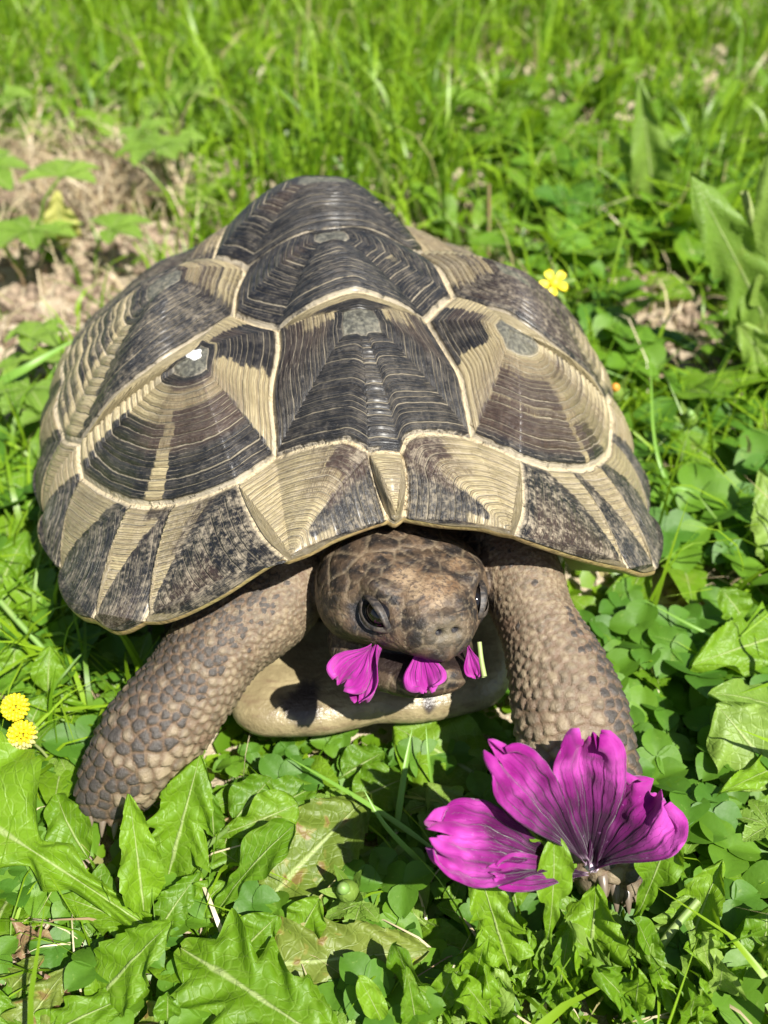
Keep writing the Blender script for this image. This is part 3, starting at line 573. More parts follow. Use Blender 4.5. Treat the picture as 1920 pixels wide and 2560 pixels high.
# ---- skin regions and scales
def axis_t(P, path):
    """distance and parameter along a polyline"""
    best = np.full(len(P), 1e9); bt = np.zeros(len(P))
    for i in range(len(path) - 1):
        a, b = path[i], path[i + 1]; ab = b - a; t = np.clip(((P - a) @ ab) / (ab @ ab), 0, 1); d = np.linalg.norm(P - a - t[:, None] * ab, axis=1)
        k = d < best; best[k] = d[k]; bt[k] = i + t[k]
    return best, bt / (len(path) - 1)
legL = [L3(680, 1500, 1.9), L3(500, 1712, .35), L3(338, 1898, -.5), L3(250, 2010, -.85)]; legR = [L3(1290, 1440, 1.3), L3(1372, 1660, -1.2), L3(1455, 1910, -3.2), L3(1548, 2215, -4.85)]
dl, tl = axis_t(BV, legL); dr, tr = axis_t(BV, legR)
h = (BV - NOSE) @ HB.T
hwid = np.interp(h[:, 1], [-.1, .1, .4, .8, 1.3, 1.9, 2.6, 3.3, 4], [.6, .8, 1.1, 1.42, 1.8, 2.1, 2.24, 2.12, 1.8])
onhead = (h[:, 1] < 3.75) & (np.abs(h[:, 0]) < hwid) & (h[:, 2] > -2.6) & (h[:, 2] < 1.75) & (h[:, 1] > -.6)
legs = np.maximum(np.where(dl < 1.85, tl, -1), np.where(dr < 1.85, tr, -1)); legs[onhead] = -1
rad = np.full(len(BV), .13)                                                  # loose pebbled skin
m = legs >= 0; rad[m] = .11 + .165 * smooth01(legs[m], .05, .65) + .06 * smooth01(legs[m], .6, 1.)
crown = onhead & (h[:, 1] > 1.75) & (h[:, 2] > .2); snout = onhead & ~crown
rad[crown] = .55; rad[snout] = .27; rad[snout & (h[:, 2] < -.35)] = .5; rad[onhead & (h[:, 1] > 2.2) & (h[:, 2] <= .2)] = .24
rad *= .82 + .4 * rng.random(len(BV))
def poisson(P, R, mask):
    order = rng.permutation(np.nonzero(mask)[0]); cell = .2; grid = {}; keep = []
    K = np.floor(P / cell).astype(int)
    for i in order:
        k = K[i]; r = R[i]; ok = True; e = int(r * 1.0 / cell) + 1
        for x in range(k[0] - e, k[0] + e + 1):
            for y in range(k[1] - e, k[1] + e + 1):
                for z in range(k[2] - e, k[2] + e + 1):
                    for j in grid.get((x, y, z), ()):
                        d = P[i] - P[j]
                        if d[0] * d[0] + d[1] * d[1] + d[2] * d[2] < (.5 * (r + R[j])) ** 2: ok = False; break
                    if not ok: break
                if not ok: break
            if not ok: break
        if ok: grid.setdefault(tuple(k), []).append(i); keep.append(i)
    return np.array(keep)
front = (BV[:, 1] < W((0, 6, 0))[1])
seeds = poisson(BV, rad, front)
kd = kdtree.KDTree(len(seeds))
for n_, i in enumerate(seeds): kd.insert(Vector(BV[i]), n_)
kd.balance()
fi = np.nonzero(front)[0]
wob = np.stack([vnoise(BV[fi] * 9 + 5 * k, k) - .5 for k in range(3)], 1) * .05
near = [kd.find_n(Vector(p), 2) for p in BV[fi] + wob]
F1 = np.array([q[0][2] for q in near]); F2 = np.array([q[1][2] for q in near]); ID = np.array([q[0][1] for q in near])
sr = rad[seeds][ID]
e01 = np.clip((F2 - F1) / (.55 * sr), 0, 1)                                   # 0 in the furrow, 1 on the scale
plate = np.ones(len(BV)); plate[fi] = smooth01(e01, .05, np.where(onhead[fi], .35, .75))
inner = np.zeros(len(BV)); inner[fi] = 1 - np.clip(F1 / (.52 * sr), 0, 1)
amp = np.full(len(BV), .03); amp[legs >= 0] = .03 + .022 * smooth01(legs[legs >= 0], .1, .7); amp[onhead] = .022; amp[crown] = .034
distal = np.zeros((len(BV), 3)); distal[fi] = BV[fi] - BV[seeds][ID]
imb = np.zeros(len(BV)); _l = (legs >= 0) & (dl < dr); imb[_l] = distal[_l] @ ((legL[-1] - legL[0]) / np.linalg.norm(legL[-1] - legL[0])); _l = (legs >= 0) & (dl >= dr); imb[_l] = distal[_l] @ ((legR[-1] - legR[0]) / np.linalg.norm(legR[-1] - legR[0]))
BV = BV + BN * (imb * .30 * plate)[:, None]
BV = BV + BN * ((plate - .6) * amp + inner * amp * .22)[:, None]
# ---- colour: sand skin, dark scales on the outer edges of the legs, dark head with tan blotches
sc_rand = rng.random(len(seeds)); seed_out = np.zeros(len(BV)); sr_ = np.zeros(len(BV)); sr_[fi] = sc_rand[ID]
seedP = BV[seeds][ID]
darkp = np.zeros(len(BV)); tan = np.zeros(len(BV))
# outer side of each leg (away from the head) and towards the toes
def outer(path, t, sgn):
    c = catmull(np.array(path), 60); return c[np.clip((t * 59).astype(int), 0, 59)]
oL = np.zeros(len(BV)); q = BV - outer(legL, tl, -1); oL = -(q @ np.array([.80, .30, -.52])) / 1.1
oR = np.zeros(len(BV)); q = BV - outer(legR, tr, 1); oR = (q @ np.array([.95, .0, .1])) / 1.05
isL = (legs >= 0) & (dl < dr); isR = (legs >= 0) & ~isL
darkp[isL] = smooth01(oL[isL], .15, .95) * .75 + smooth01(tl[isL], .62, .95) * .75 - .05
darkp[isR] = smooth01(oR[isR], .35, .95) * smooth01(tr[isR], .1, .45) * .95 + smooth01(tr[isR], .66, .95) * .35
dk = np.zeros(len(BV)); dk[fi] = (darkp[seeds][ID] + (sr_[fi] - .5) * .9 > .42) * 1.
dk[onhead] = 0
hd = onhead.astype(float)
tanm = np.clip(g((.05, .75, .6), (.75, .62, .6)) + .7 * g((-.55, 1.35, .75), (.35, .4, .3)) + .8 * g((.55, 1.6, .85), (.5, .3, .3)) + .5 * g((-.9, .7, -.45), (.35, .3, .25)) + .5 * g((1.05, .8, -.3), (.3, .3, .3)) + .35 * g((-1.5, 1.9, -.1), (.5, .7, .5)), 0, 1) if False else None
def g2(c, r):
    d = (h - np.array(c)) / np.array(r); return np.exp(-(d * d).sum(1)) * onhead
tan = np.clip(1.1 * g2((.05, .72, .55), (.72, .55, .6)) + .8 * g2((-.55, 1.30, .8), (.35, .4, .35)) + .8 * g2((.75, 1.5, .8), (.5, .3, .35)) + .6 * g2((-.85, .75, -.45), (.35, .3, .22)) + .6 * g2((1.0, .85, -.35), (.3, .35, .3)) + .55 * g2((-1.5, 1.9, -.1), (.5, .7, .6)) + .3 * g2((0, 2.2, 1.), (1., .3, .4)), 0, 1)
nose = g2((0, -.05, -.12), (.42, .3, .28))
lips = np.clip(1.1 * g2((0, .1, -.75), (.8, .6, .22)) + .9 * g2((-1.2, 1.2, -.85), (.7, 1.0, .3)) + .9 * g2((1.2, 1.2, -.85), (.7, 1.0, .3)), 0, 1)
socket = np.clip(g2((1.5, 1.15, .02), (.50, .62, .46)) + g2((-1.5, 1.15, .02), (.50, .62, .46)), 0, 1) + 1.5 * g2((.19, .05, -.12), (.085, .4, .07)) + 1.5 * g2((-.19, .05, -.12), (.085, .4, .07))
def skin_material():
    M = NT('tortoise_skin'); m = M.math; co = M.coord('Object')
    n1 = M.noise(260, 4, co); n2 = M.noise(1100, 4, co, .65); n3 = M.noise(110, 3, co, .6, 1.2)
    pl, dk, rn, hd, tn, inn, nose = (M.attr(k) for k in ('plate', 'darkscale', 'rand', 'head', 'tan', 'inner', 'nose'))
    a = M.mix(rn, (.10, .078, .053), (.25, .195, .125)); a = M.mix(m('MULTIPLY', inn, .55), a, (.33, .26, .165))
    a = M.mix(M.ss(n3, .5, .7), a, (.15, .10, .065))
    a = M.mix(M.ss(m('ADD', m('MULTIPLY', dk, m('ADD', .55, m('MULTIPLY', pl, .6))), m('MULTIPLY', m('SUBTRACT', n1, .5), .8)), .45, .8), a, M.mix(n2, (.024, .021, .020), (.080, .068, .056)))
    a = M.mix(m('MULTIPLY', m('SUBTRACT', 1., pl), .8), a, (.135, .085, .052))
    # head
    hb = M.mix(M.ss(n1, .40, .66), (.016, .013, .012), (.075, .050, .032)); hb = M.mix(M.ss(m('ADD', n3, m('MULTIPLY', n2, .3)), .66, .82), hb, (.13, .085, .05))
    tmask = M.ss(m('ADD', tn, m('MULTIPLY', m('SUBTRACT', n3, .5), 2.0)), .25, .75)
    ht = M.mix(M.ss(n1, .4, .65), (.15, .09, .048), (.28, .20, .12)); ht = M.mix(M.ss(n2, .46, .66), ht, (.06, .04, .03)); ht = M.mix(M.ss(n3, .56, .66), ht, (.05, .036, .03))
    hb = M.mix(tmask, hb, ht)
    furrow = m('SUBTRACT', 1., pl)
    hb = M.mix(m('MULTIPLY', m('MULTIPLY', furrow, m('SUBTRACT', 1., m('MULTIPLY', tn, .7))), .5), hb, (.27, .21, .135))
    hb = M.mix(m('MULTIPLY', M.attr('lips'), .85), hb, M.mix(M.ss(n1, .4, .65), (.014, .011, .010), (.07, .042, .026)))
    hb = M.mix(nose, hb, (.15, .125, .085))
    hb = M.mix(m('MULTIPLY', M.ss(n2, .62, .72), .45), hb, (.38, .31, .22))
    hb = M.mix(M.ss(M.attr('socket'), .25, .75), hb, (.022, .021, .024))
    base = M.mix(hd, a, hb)
    base = M.mix(m('MULTIPLY', M.attr('mouth'), .9), base, (.018, .010, .009))
    r = m('ADD', .42, m('MULTIPLY', n2, .25))
    nor = M.bump(m('ADD', m('MULTIPLY', n1, .8), m('MULTIPLY', n2, .6)), .85, .0007)
    return M.final(Base_Color=base, Roughness=r, Normal=nor, Specular_IOR_Level=.45)
M_SKIN = skin_material()
mouth = ((h[:, 1] < 2.6) & (h[:, 2] < -.85) & (h[:, 2] > -1.4) & (BN @ np.array([0, -.6, .7]) < 2) & (h[:, 1] > .45) & onhead) * (np.abs(BN @ hz) > .7) * 1.
me_body = make_mesh('body', BV, BF, M_SKIN, attrs={'plate': plate, 'darkscale': dk, 'rand': sr_, 'head': smooth01(-h[:, 1], -3.9, -3.4) * onhead, 'tan': tan, 'inner': inner, 'nose': nose, 'mouth': mouth, 'socket': socket, 'lips': lips})
body = link('body', me_body, tort)
# ---- eyes, nostrils, claws
M = NT('eye_black'); M_EYE = M.final(Base_Color=(.006, .005, .005), Roughness=.06, Specular_IOR_Level=.6)
M = NT('eyelid'); n_ = M.noise(900, 3, M.coord('Object')); M_LID = M.final(Base_Color=M.mix(M.ss(n_, .4, .6), (.016, .014, .014), (.06, .048, .038)), Roughness=.55, Normal=M.bump(n_, .5, .0004))
M = NT('nostril_dark'); M_NOS = M.final(Base_Color=(.02, .014, .01), Roughness=.6)
M = NT('claw_horn'); n_ = M.noise(400, 3, M.coord('Object')); M_CLAW = M.final(Base_Color=M.mix(n_, (.07, .055, .045), (.22, .17, .12)), Roughness=.35)
def ball(c, B, r, nu=24, nv=14):
    V = []; 
    for j in range(nv + 1):
        ph = math.pi * j / nv
        for i in range(nu):
            th = 2 * math.pi * i / nu; V.append(c + B[0] * r[0] * math.sin(ph) * math.cos(th) + B[1] * r[1] * math.sin(ph) * math.sin(th) + B[2] * r[2] * math.cos(ph))
    F = [[j * nu + i, (j + 1) * nu + i, (j + 1) * nu + (i + 1) % nu, j * nu + (i + 1) % nu] for j in range(nv) for i in range(nu)]
    return V, F
for sg in (-1, 1):
    c = H(sg * 1.12, 1.15, .06)
    V, F = ball(c, HB, (.33, .40, .33)); link('eye', make_mesh('eye', V, F, M_EYE), body)
    # lids: an almond-shaped ring round the ball, tilted down to the nose
    out = hx * sg * .86 - hy * .42 + hz * .18; out /= np.linalg.norm(out)
    ax = hy * .74 + hz * .52 + hx * sg * .30; ax -= out * (ax @ out); ax /= np.linalg.norm(ax); up = np.cross(out, ax); up *= np.sign(up @ hz)
    V = []; nu, nv = 48, 8
    for i in range(nu):
        th = 2 * math.pi * i / nu; ca, sa = math.cos(th), math.sin(th)
        rx = .40; ry = (.17 if sa > 0 else .19)
        p = c + ax * rx * ca + up * ry * sa * (1 - .35 * abs(ca) ** 3); d = p - c
        p = c + out * math.sqrt(max(.0, .40 ** 2 - (d @ d) * .72)) + d
        outw = (ax * ca * rx + up * sa * ry); outw /= np.linalg.norm(outw)
        for j in range(nv):
            u = j / (nv - 1); w = .15 * u
            V.append(p + outw * w * (1.0 if sa > 0 else 1.1) + out * (.05 * math.sin(u * math.pi) * (1 + .5 * (sa > 0)) - .10 * u - .02 + (.02 * math.sin(u * 11)) * u))
    link('eyelid', make_mesh('eyelid', V, grid_faces(nu, nv, True), M_LID), body)
def claw(base, d, up, Lc, w):
    V, F = [], []; n = 10; m = 9; d = np.array(d, float); d /= np.linalg.norm(d); up = np.array(up, float); sd_ = np.cross(d, up); sd_ /= np.linalg.norm(sd_); up = np.cross(sd_, d)
    for i in range(m):
        u = i / (m - 1); c = base + d * Lc * u + up * (.12 * math.sin(u * 2.2) - .30 * u * u) * Lc; r = w * (1 - u) ** .7 + .008
        for k in range(n): a = 2 * math.pi * k / n; V.append(c + sd_ * r * math.cos(a) + up * r * .75 * math.sin(a))
    F = [[i * n + k, i * n + (k + 1) % n, (i + 1) * n + (k + 1) % n, (i + 1) * n + k] for i in range(m - 1) for k in range(n)]
    return V, F
for px, py, yl, sx in ((215, 1990, -.95, -1), (235, 2020, -1.2, -1), (262, 2040, -1.35, -1), (292, 2045, -1.4, -1), (1505, 2205, -5.25, 1), (1535, 2228, -5.35, 1), (1565, 2232, -5.35, 1), (1592, 2218, -5.2, 1)):
    b = L3(px, py, yl); V, F = claw(b + np.array([0, .25, .12]), (.05 * sx, -1, -.35), (0, -.3, 1), .75, .15); link('claw', make_mesh('claw', V, F, M_CLAW), body)

# ================================================================ GROUND
def soil_material():
    M = NT('soil'); m = M.math; co = M.coord('Object'); n1 = M.noise(60, 5, co, .6); n2 = M.noise(400, 4, co, .6); n3 = M.noise(9, 3, co)
    b = M.mix(M.ss(n1, .35, .65), (.44, .365, .255), (.29, .23, .155)); b = M.mix(M.ss(n2, .5, .7), b, (.52, .44, .33)); b = M.mix(M.ss(n3, .55, .7), b, (.12, .085, .055))
    return M.final(Base_Color=b, Roughness=.95, Normal=M.bump(m('ADD', n1, m('MULTIPLY', n2, .5)), .8, .004))
M_SOIL = soil_material()
def ground_h(x, y):
    P = np.stack([x * .25, y * .25, np.zeros_like(x)], -1); Q = P * 4.1; R_ = P * 11
    return (vnoise(P, 1) - .5) * .9 + (vnoise(Q, 2) - .5) * .5 + (vnoise(R_, 3) - .5) * .28 - .25
gx = np.concatenate([np.linspace(-400, -70, 12), np.linspace(-60, 60, 260), np.linspace(70, 400, 12)]); gy = np.concatenate([np.linspace(-60, -16, 6), np.linspace(-14, 75, 220), np.linspace(80, 900, 20)])
GX, GY = np.meshgrid(gx, gy, indexing='ij'); gz = ground_h(GX.ravel(), GY.ravel())
_F = grid_faces(len(gx), len(gy))
ground = link('ground', make_mesh('ground', np.stack([GX.ravel(), GY.ravel(), gz], -1), _F, M_SOIL), None, kind='structure')
def gh(x, y): return float(ground_h(np.array([x]), np.array([y]))[0])

# where the tortoise stands and where it shows
def poly_in(P, x, y):
    ins = False; j = len(P) - 1
    for i in range(len(P)):
        if (P[i][1] > y) != (P[j][1] > y) and x < (P[j][0] - P[i][0]) * (y - P[i][1]) / (P[j][1] - P[i][1]) + P[i][0]: ins = not ins
        j = i
    return ins
SIL = [(93, 1100), (150, 1500), (230, 1560), (380, 1640), (440, 1600), (300, 1830), (205, 1960), (250, 2060), (330, 2040), (470, 1930), (560, 1790), (700, 1830), (900, 1830), (1265, 1770), (1290, 1880), (1400, 2200), (1600, 2260), (1610, 1920), (1540, 1720), (1440, 1560), (1645, 1440), (1650, 1340), (1500, 960), (1180, 630), (900, 430), (700, 430), (450, 590), (230, 830)]
legs_w = [np.array(p) for p in legL[1:]] + [np.array(p) for p in legR[1:]]
def under_tortoise(x, y, grow=0.):
    q = RT.T @ (np.array([x, y, 0]) - np.array([OFF[0], OFF[1], 0])) + np.array([0, 4., 0])
    if (q[0] / (6.6 + grow)) ** 2 + ((q[1] - 9.2) / (9.6 + grow)) ** 2 < 1: return True
    return any((x - p[0]) ** 2 + (y - p[1]) ** 2 < (1.15 + grow) ** 2 for p in legs_w)
def hides_tortoise(x, y, z):
    """would something z high here stand in front of the animal?"""
    b = to_px((x, y, 0)); t = to_px((x, y, z))
    return poly_in(SIL, *t) and not poly_in(SIL, *b)
SOILP = [[at_z(*p, 0)[:2] for p in poly] for poly in ([(-120, 400), (260, 360), (470, 470), (500, 590), (330, 760), (180, 900), (90, 1120), (-150, 1100)], [(1490, 700), (1720, 680), (1790, 780), (1850, 930), (1730, 1000), (1540, 880)], [(1630, 1400), (1800, 1380), (1800, 1560), (1660, 1680), (1600, 1560)], [(-60, 2330), (130, 2340), (220, 2440), (120, 2520), (-60, 2500)])]
def on_soil(x, y): return any(poly_in(P, x, y) for P in SOILP)

# ================================================================ LEAVES
def leaf_material(name, c1, c2, trans, veins=True, spots=False, rough=.38, net=1.):
    M = NT(name); m = M.math; co = M.coord('Object'); uv = M.coord('UV'); n1 = M.noise(160, 3, co); n2 = M.noise(700, 3, co); n0 = M.noise(35, 2, co)
    rnd = M.n('ShaderNodeObjectInfo').outputs['Random']
    f = m('ADD', m('MULTIPLY', rnd, .55), m('MULTIPLY', n0, .55)); b = M.mix(M.ss(f, .2, .85), c1, c2)
    b = M.mix(m('MULTIPLY', M.ss(n1, .45, .7), .35), b, tuple(x * .62 for x in c1))
    sx = M.n('ShaderNodeSeparateXYZ', {0: uv}); U, V = sx.outputs[0], sx.outputs[1]
    av = m('ABSOLUTE', m('SUBTRACT', V, .5))
    mid = M.ss(m('DIVIDE', av, m('SUBTRACT', 1.08, m('MULTIPLY', U, .85))), .050, .012)
    h = m('MULTIPLY', n1, .6)
    if veins:
        ph = m('SUBTRACT', m('MULTIPLY', U, 9.), m('MULTIPLY', av, 7.)); ph = m('ADD', ph, m('MULTIPLY', n1, .5)); vf = m('ABSOLUTE', m('SUBTRACT', m('FRACT', ph), .5)); vein = M.ss(vf, .07, .0)
        b = M.mix(m('MULTIPLY', vein, .16), b, (.34, .46, .12)); b = M.mix(m('MULTIPLY', mid, .75), b, (.42, .50, .20)); h = m('SUBTRACT', h, m('MULTIPLY', vein, .16)); h = m('SUBTRACT', h, m('MULTIPLY', mid, .5))
    b = M.mix(m('MULTIPLY', M.ss(n2, .66, .74), .22), b, (.40, .50, .12))
    vo = M.n('ShaderNodeTexVoronoi', {'Vector': co}, feature='DISTANCE_TO_EDGE'); vo.inputs['Scale'].default_value = 400.; ve = M.ss(vo.outputs['Distance'], .0, .16); h = m('ADD', h, m('MULTIPLY', ve, .18 * net)); b = M.mix(m('MULTIPLY', m('SUBTRACT', 1., ve), .10 * net), b, (.34, .46, .10))
    b = M.mix(m('MULTIPLY', M.ss(M.noise(55, 4, co, .7), .60, .74), .35), b, (.24, .26, .05))
    if spots:
        n4 = M.noise(190, 2, co, .5, .4); b = M.mix(M.ss(n4, .63, .67), b, (.10, .035, .025)); b = M.mix(m('MULTIPLY', M.ss(n4, .585, .63), .5), b, (.30, .25, .06))
    M.final(Base_Color=b, Roughness=m('ADD', rough, m('MULTIPLY', n2, .2)), Normal=M.bump(m('ADD', h, m('MULTIPLY', n2, .2)), .6, .0008), Specular_IOR_Level=.42)
    tr = M.n('ShaderNodeBsdfTranslucent', {'Color': M.mix(.5, b, (.32, .52, .01))}); ms = M.n('ShaderNodeMixShader', {0: trans}); M.t.links.new(M.b.outputs[0], ms.inputs[1]); M.t.links.new(tr.outputs[0], ms.inputs[2]); M.t.links.new(ms.outputs[0], M.out.inputs[0])
    return M.m
M_DAND = leaf_material('dandelion_leaf', (.092, .205, .005), (.165, .31, .010), .34)
M_SPOT = leaf_material('spotted_leaf', (.115, .17, .018), (.17, .215, .035), .25, spots=True)
M_PALE = leaf_material('pale_leaf', (.13, .235, .025), (.20, .31, .05), .28)
M_CLOV = leaf_material('clover_leaf', (.060, .165, .014), (.12, .25, .014), .32, veins=False, rough=.45, net=.15)
M_WEED = leaf_material('weed_leaf', (.082, .19, .005), (.155, .29, .010), .34)
M_CINQ = leaf_material('cinquefoil_leaf', (.13, .24, .025), (.20, .32, .045), .30)
M_YELL = leaf_material('yellow_leaf', (.50, .50, .10), (.58, .55, .16), .4)
def stem_material(name, c1, c2):
    M = NT(name); n_ = M.noise(120, 3, M.coord('Object')); r_ = M.n('ShaderNodeObjectInfo').outputs['Random']
    return M.final(Base_Color=M.mix(M.ss(M.math('ADD', n_, M.math('MULTIPLY', r_, .3)), .45, .85), c1, c2), Roughness=.5)
M_STEM = stem_material('stem', (.16, .28, .06), (.30, .34, .13)); M_RSTEM = stem_material('reddish_stem', (.26, .13, .08), (.30, .25, .12))

def half_width(kind, u, r, side):
    if kind == 'oval': return np.sin(np.pi * np.clip((u - .22) / .78, 0, 1) ** .80) ** .75 * (u > .22) + .07
    if kind == 'spoon': return (.10 + .32 * smooth01(u, .0, .35)) * (1 - smooth01(u, .3, .45)) * 1 + smooth01(u, .3, .62) * np.sqrt(np.clip(1 - np.clip((u - .66) / .34, 0, 1) ** 2.2, 0, 1)) * 1. + .05 * (1 - u)
    if kind == 'broad': return .12 + .05 * u + .16 * np.maximum(0, 1 - np.abs(u - .34) / .09) + .8 * smooth01(u, .42, .60) * np.sqrt(np.clip(1 - np.clip((u - .62) / .38, 0, 1) ** 2, 0, 1)) * (.95 + .05 * np.sin(u * 60))
    env = np.sin(np.pi * np.clip(u, 0, 1) ** .62) ** .8
    env = np.maximum(env, 0)
    if kind == 'lance':
        s = (u * 9 + r.random()) % 1; return env * (.88 + .12 * (1 - s)) * (1 - .65 * (1 - smooth01(u, 0, .3))) + .035
    # runcinate dandelion lobes pointing back to the base
    n = r.integers(4, 6); ph = r.random() * .3; x = u * n + ph; s = x % 1
    lob = np.where(s < .10, s / .10, (1 - (s - .10) / .90) ** 1.1)
    deep = .34 + .2 * r.random()
    term = smooth01(u, .60, .74)
    return (env * ((1 - deep) + deep * lob) * (1 - term) + env ** .75 * term * (1 - .10 * ((u * 23) % 1))) * (1 - .55 * (1 - smooth01(u, .02, .25))) + .03
def leaf_grid(kind, L, Wd, seed, fold=.25, arch=.15, wave=.10, twist=0., nu=44, nv=9, pucker=.0):
    """local leaf: base at 0, +Y to the tip, +Z its upper face"""
    r = np.random.default_rng(seed); u = np.linspace(0, 1, nu); v = np.linspace(-1, 1, nv)
    wl, wr = half_width(kind, u, r, 0) * Wd / 2, half_width(kind, u, r, 1) * Wd / 2
    U, Vv = np.meshgrid(u, v, indexing='ij')
    w = np.where(Vv < 0, wl[:, None], wr[:, None]); X = Vv * w; a = np.abs(Vv)
    Y = U * L - (a ** 2) * w * (.35 if kind == 'tooth' else .0)
    ph = r.random(4) * 6.28
    Z = np.abs(X) * fold - arch * L * (4 * (U - .5) ** 2 - 1) * .5 * 1 + arch * L * -.5 * 0
    wave = wave * 1.35; Z = Z + wave * Wd * a ** 2 * (np.sin(U * 15 + ph[0] + (Vv > 0) * 2.1) * .55 + np.sin(U * 31 + ph[1]) * .25) + wave * .6 * Wd * np.sin(U * 4 + ph[2]) * Vv
    pucker = pucker + .05 * min(1., Wd / 1.2); Z = Z + .07 * Wd * a * np.sin(U * 22 + a * 5 + ph[3]) * (nu > 20)
    if pucker: Z = Z + pucker * (vnoise(np.stack([X.ravel() * 4 + seed, Y.ravel() * 4, X.ravel() * 0], -1), seed) - .5).reshape(Z.shape)
    Z = Z - Z[0, nv // 2]
    if twist:
        t = twist * U; X, Z = X * np.cos(t) - Z * np.sin(t), X * np.sin(t) + Z * np.cos(t)
    uv = np.stack([U, (Vv + 1) / 2], -1)
    return np.stack([X, Y, Z], -1).reshape(-1, 3), grid_faces(nu, nv), uv.reshape(-1, 2)
def tube_mesh(P, r0, r1, n=6):
    P = np.asarray(P, float); m_ = len(P); T = np.gradient(P, axis=0); V = []
    for i in range(m_):
        t = T[i] / (np.linalg.norm(T[i]) + 1e-9); a = np.cross(t, [0.3, .9, .2]); a /= np.linalg.norm(a); b = np.cross(t, a); r_ = r0 + (r1 - r0) * i / (m_ - 1)
        for k in range(n): th = 2 * math.pi * k / n; V.append(P[i] + (a * math.cos(th) + b * math.sin(th)) * r_)
    V = np.array(V).reshape(m_, n, 3); F = []
    for i in range(m_ - 1):
        for k in range(n): F.append([i * n + k, i * n + (k + 1) % n, (i + 1) * n + (k + 1) % n, (i + 1) * n + k])
    return V.reshape(-1, 3), np.array(F)
def frame_to(base, tip, roll=0., upw=.55):
    y = tip - base; L = np.linalg.norm(y); y = y / L
    view = (CAM - base); view /= np.linalg.norm(view); z = np.array([0, 0, 1.]) * upw + view * (1 - upw); z -= y * (z @ y); z /= np.linalg.norm(z); x = np.cross(y, z)
    c, s = math.cos(roll), math.sin(roll); x, z = x * c + z * s, z * c - x * s
    return x, y, z, L
_seed = [100]
def hero_leaf(parent, bp, tp, zb, zt, wpx, kind, mat, roll=0., base=None, name='leaf', label=None, **kw):
    _seed[0] += 1
    B = at_z(*bp, zb) if base is None else base; T = at_z(*tp, zt); x, y, z, L = frame_to(B, T, roll)
    Wd = wpx / FPX * depth((B + T) / 2)
    kw.setdefault('nu', 56); kw.setdefault('nv', 11)
    V, F, uv = leaf_grid(kind, L, Wd, _seed[0], **kw); V = B + V[:, :1] * x + V[:, 1:2] * y + V[:, 2:] * z
    o = link(name, make_mesh(name, V, F, mat, uv=uv), parent)
    if label: o['label'] = label
    return o
def plant(name, px, z, label, cat, group=None):
    p = at_z(*px, z); o = empty(name, (p[0], p[1], 0), label=label, category=cat)
    if group: o['group'] = group
    return o
def stalk(parent, pts, r0, r1, mat, name='stem', n=14):
    V, F = tube_mesh(catmull(np.array(pts, float), n), r0, r1); return link(name, make_mesh(name, V, F, mat), parent)

A = plant('dandelion', (365, 2310), .5, 'dandelion rosette with one very broad leaf running off the left edge', 'weed', 'dandelions in the lawn')
hero_leaf(A, (372, 2318), (-230, 1930), .9, 1.7, 420, 'broad', M_DAND, roll=.10, fold=.22, arch=.10, wave=.06, nu=80, nv=15)
hero_leaf(A, (362, 2300), (322, 1985), .8, 3.3, 115, 'lance', M_DAND, roll=-.25, fold=.5, arch=.05, wave=.10)
hero_leaf(A, (232, 2520), (434, 2300), .5, 2.3, 185, 'lance', M_DAND, roll=.1, fold=.15, arch=.12, wave=.05)
hero_leaf(A, (395, 2330), (500, 2180), .6, 1.2, 90, 'lance', M_DAND, fold=.2)
hero_leaf(A, (375, 2330), (150, 2240), .5, .9, 120, 'tooth', M_DAND, fold=.2)
hero_leaf(A, (250, 2190), (140, 1985), .6, 1.6, 110, 'oval', M_DAND, roll=.4, fold=.3, arch=.2)
Bp = plant('dandelion', (425, 2190), .4, 'dandelion with a jagged upright leaf before the front foot at the left', 'weed', 'dandelions in the lawn')
hero_leaf(Bp, (418, 2200), (500, 1888), .6, 3.2, 205, 'tooth', M_DAND, roll=-.15, fold=.35, arch=.06, wave=.07)
hero_leaf(Bp, (440, 2190), (470, 2040), .5, 1.6, 120, 'tooth', M_DAND, roll=.3)
hero_leaf(Bp, (400, 2190), (350, 2080), .4, 1.2, 80, 'lance', M_DAND)
hero_leaf(Bp, (430, 2200), (520, 2140), .4, 1.3, 90, 'oval', M_DAND)
Cp = plant('self_heal', (540, 2100), .4, 'low weed with glossy oval leaves on a pale stalk between the two dandelions', 'weed')
stalk(Cp, [at_z(500, 2130, .5), at_z(540, 2095, 1.0), at_z(570, 2072, 1.4)], .09, .06, M_STEM)
hero_leaf(Cp, (535, 2092), (528, 1972), 1.2, 2.2, 62, 'lance', M_WEED)
hero_leaf(Cp, (540, 2092), (745, 2010), 1.1, 1.5, 120, 'spoon', M_WEED, roll=-.4, arch=.15)
hero_leaf(Cp, (560, 2085), (680, 1945), .9, 1.3, 105, 'oval', M_WEED)
hero_leaf(Cp, (520, 2110), (600, 2160), .6, .8, 90, 'oval', M_WEED)
hero_leaf(Cp, (600, 2075), (800, 1960), .5, 1.0, 110, 'oval', M_WEED)
Dp = plant('dandelion', (560, 2400), .4, 'dandelion with brown-spotted leaves spreading across the bottom centre', 'weed', 'dandelions in the lawn')
hero_leaf(Dp, (452, 2370), (880, 2660), 1.0, 1.3, 300, 'tooth', M_DAND, roll=.1, fold=.2, arch=.12, wave=.06, nu=80, nv=15, pucker=.06)
hero_leaf(Dp, (585, 2425), (1075, 2378), .6, 1.0, 240, 'tooth', M_SPOT, fold=.12, arch=.05, wave=.04, nu=80, nv=13)
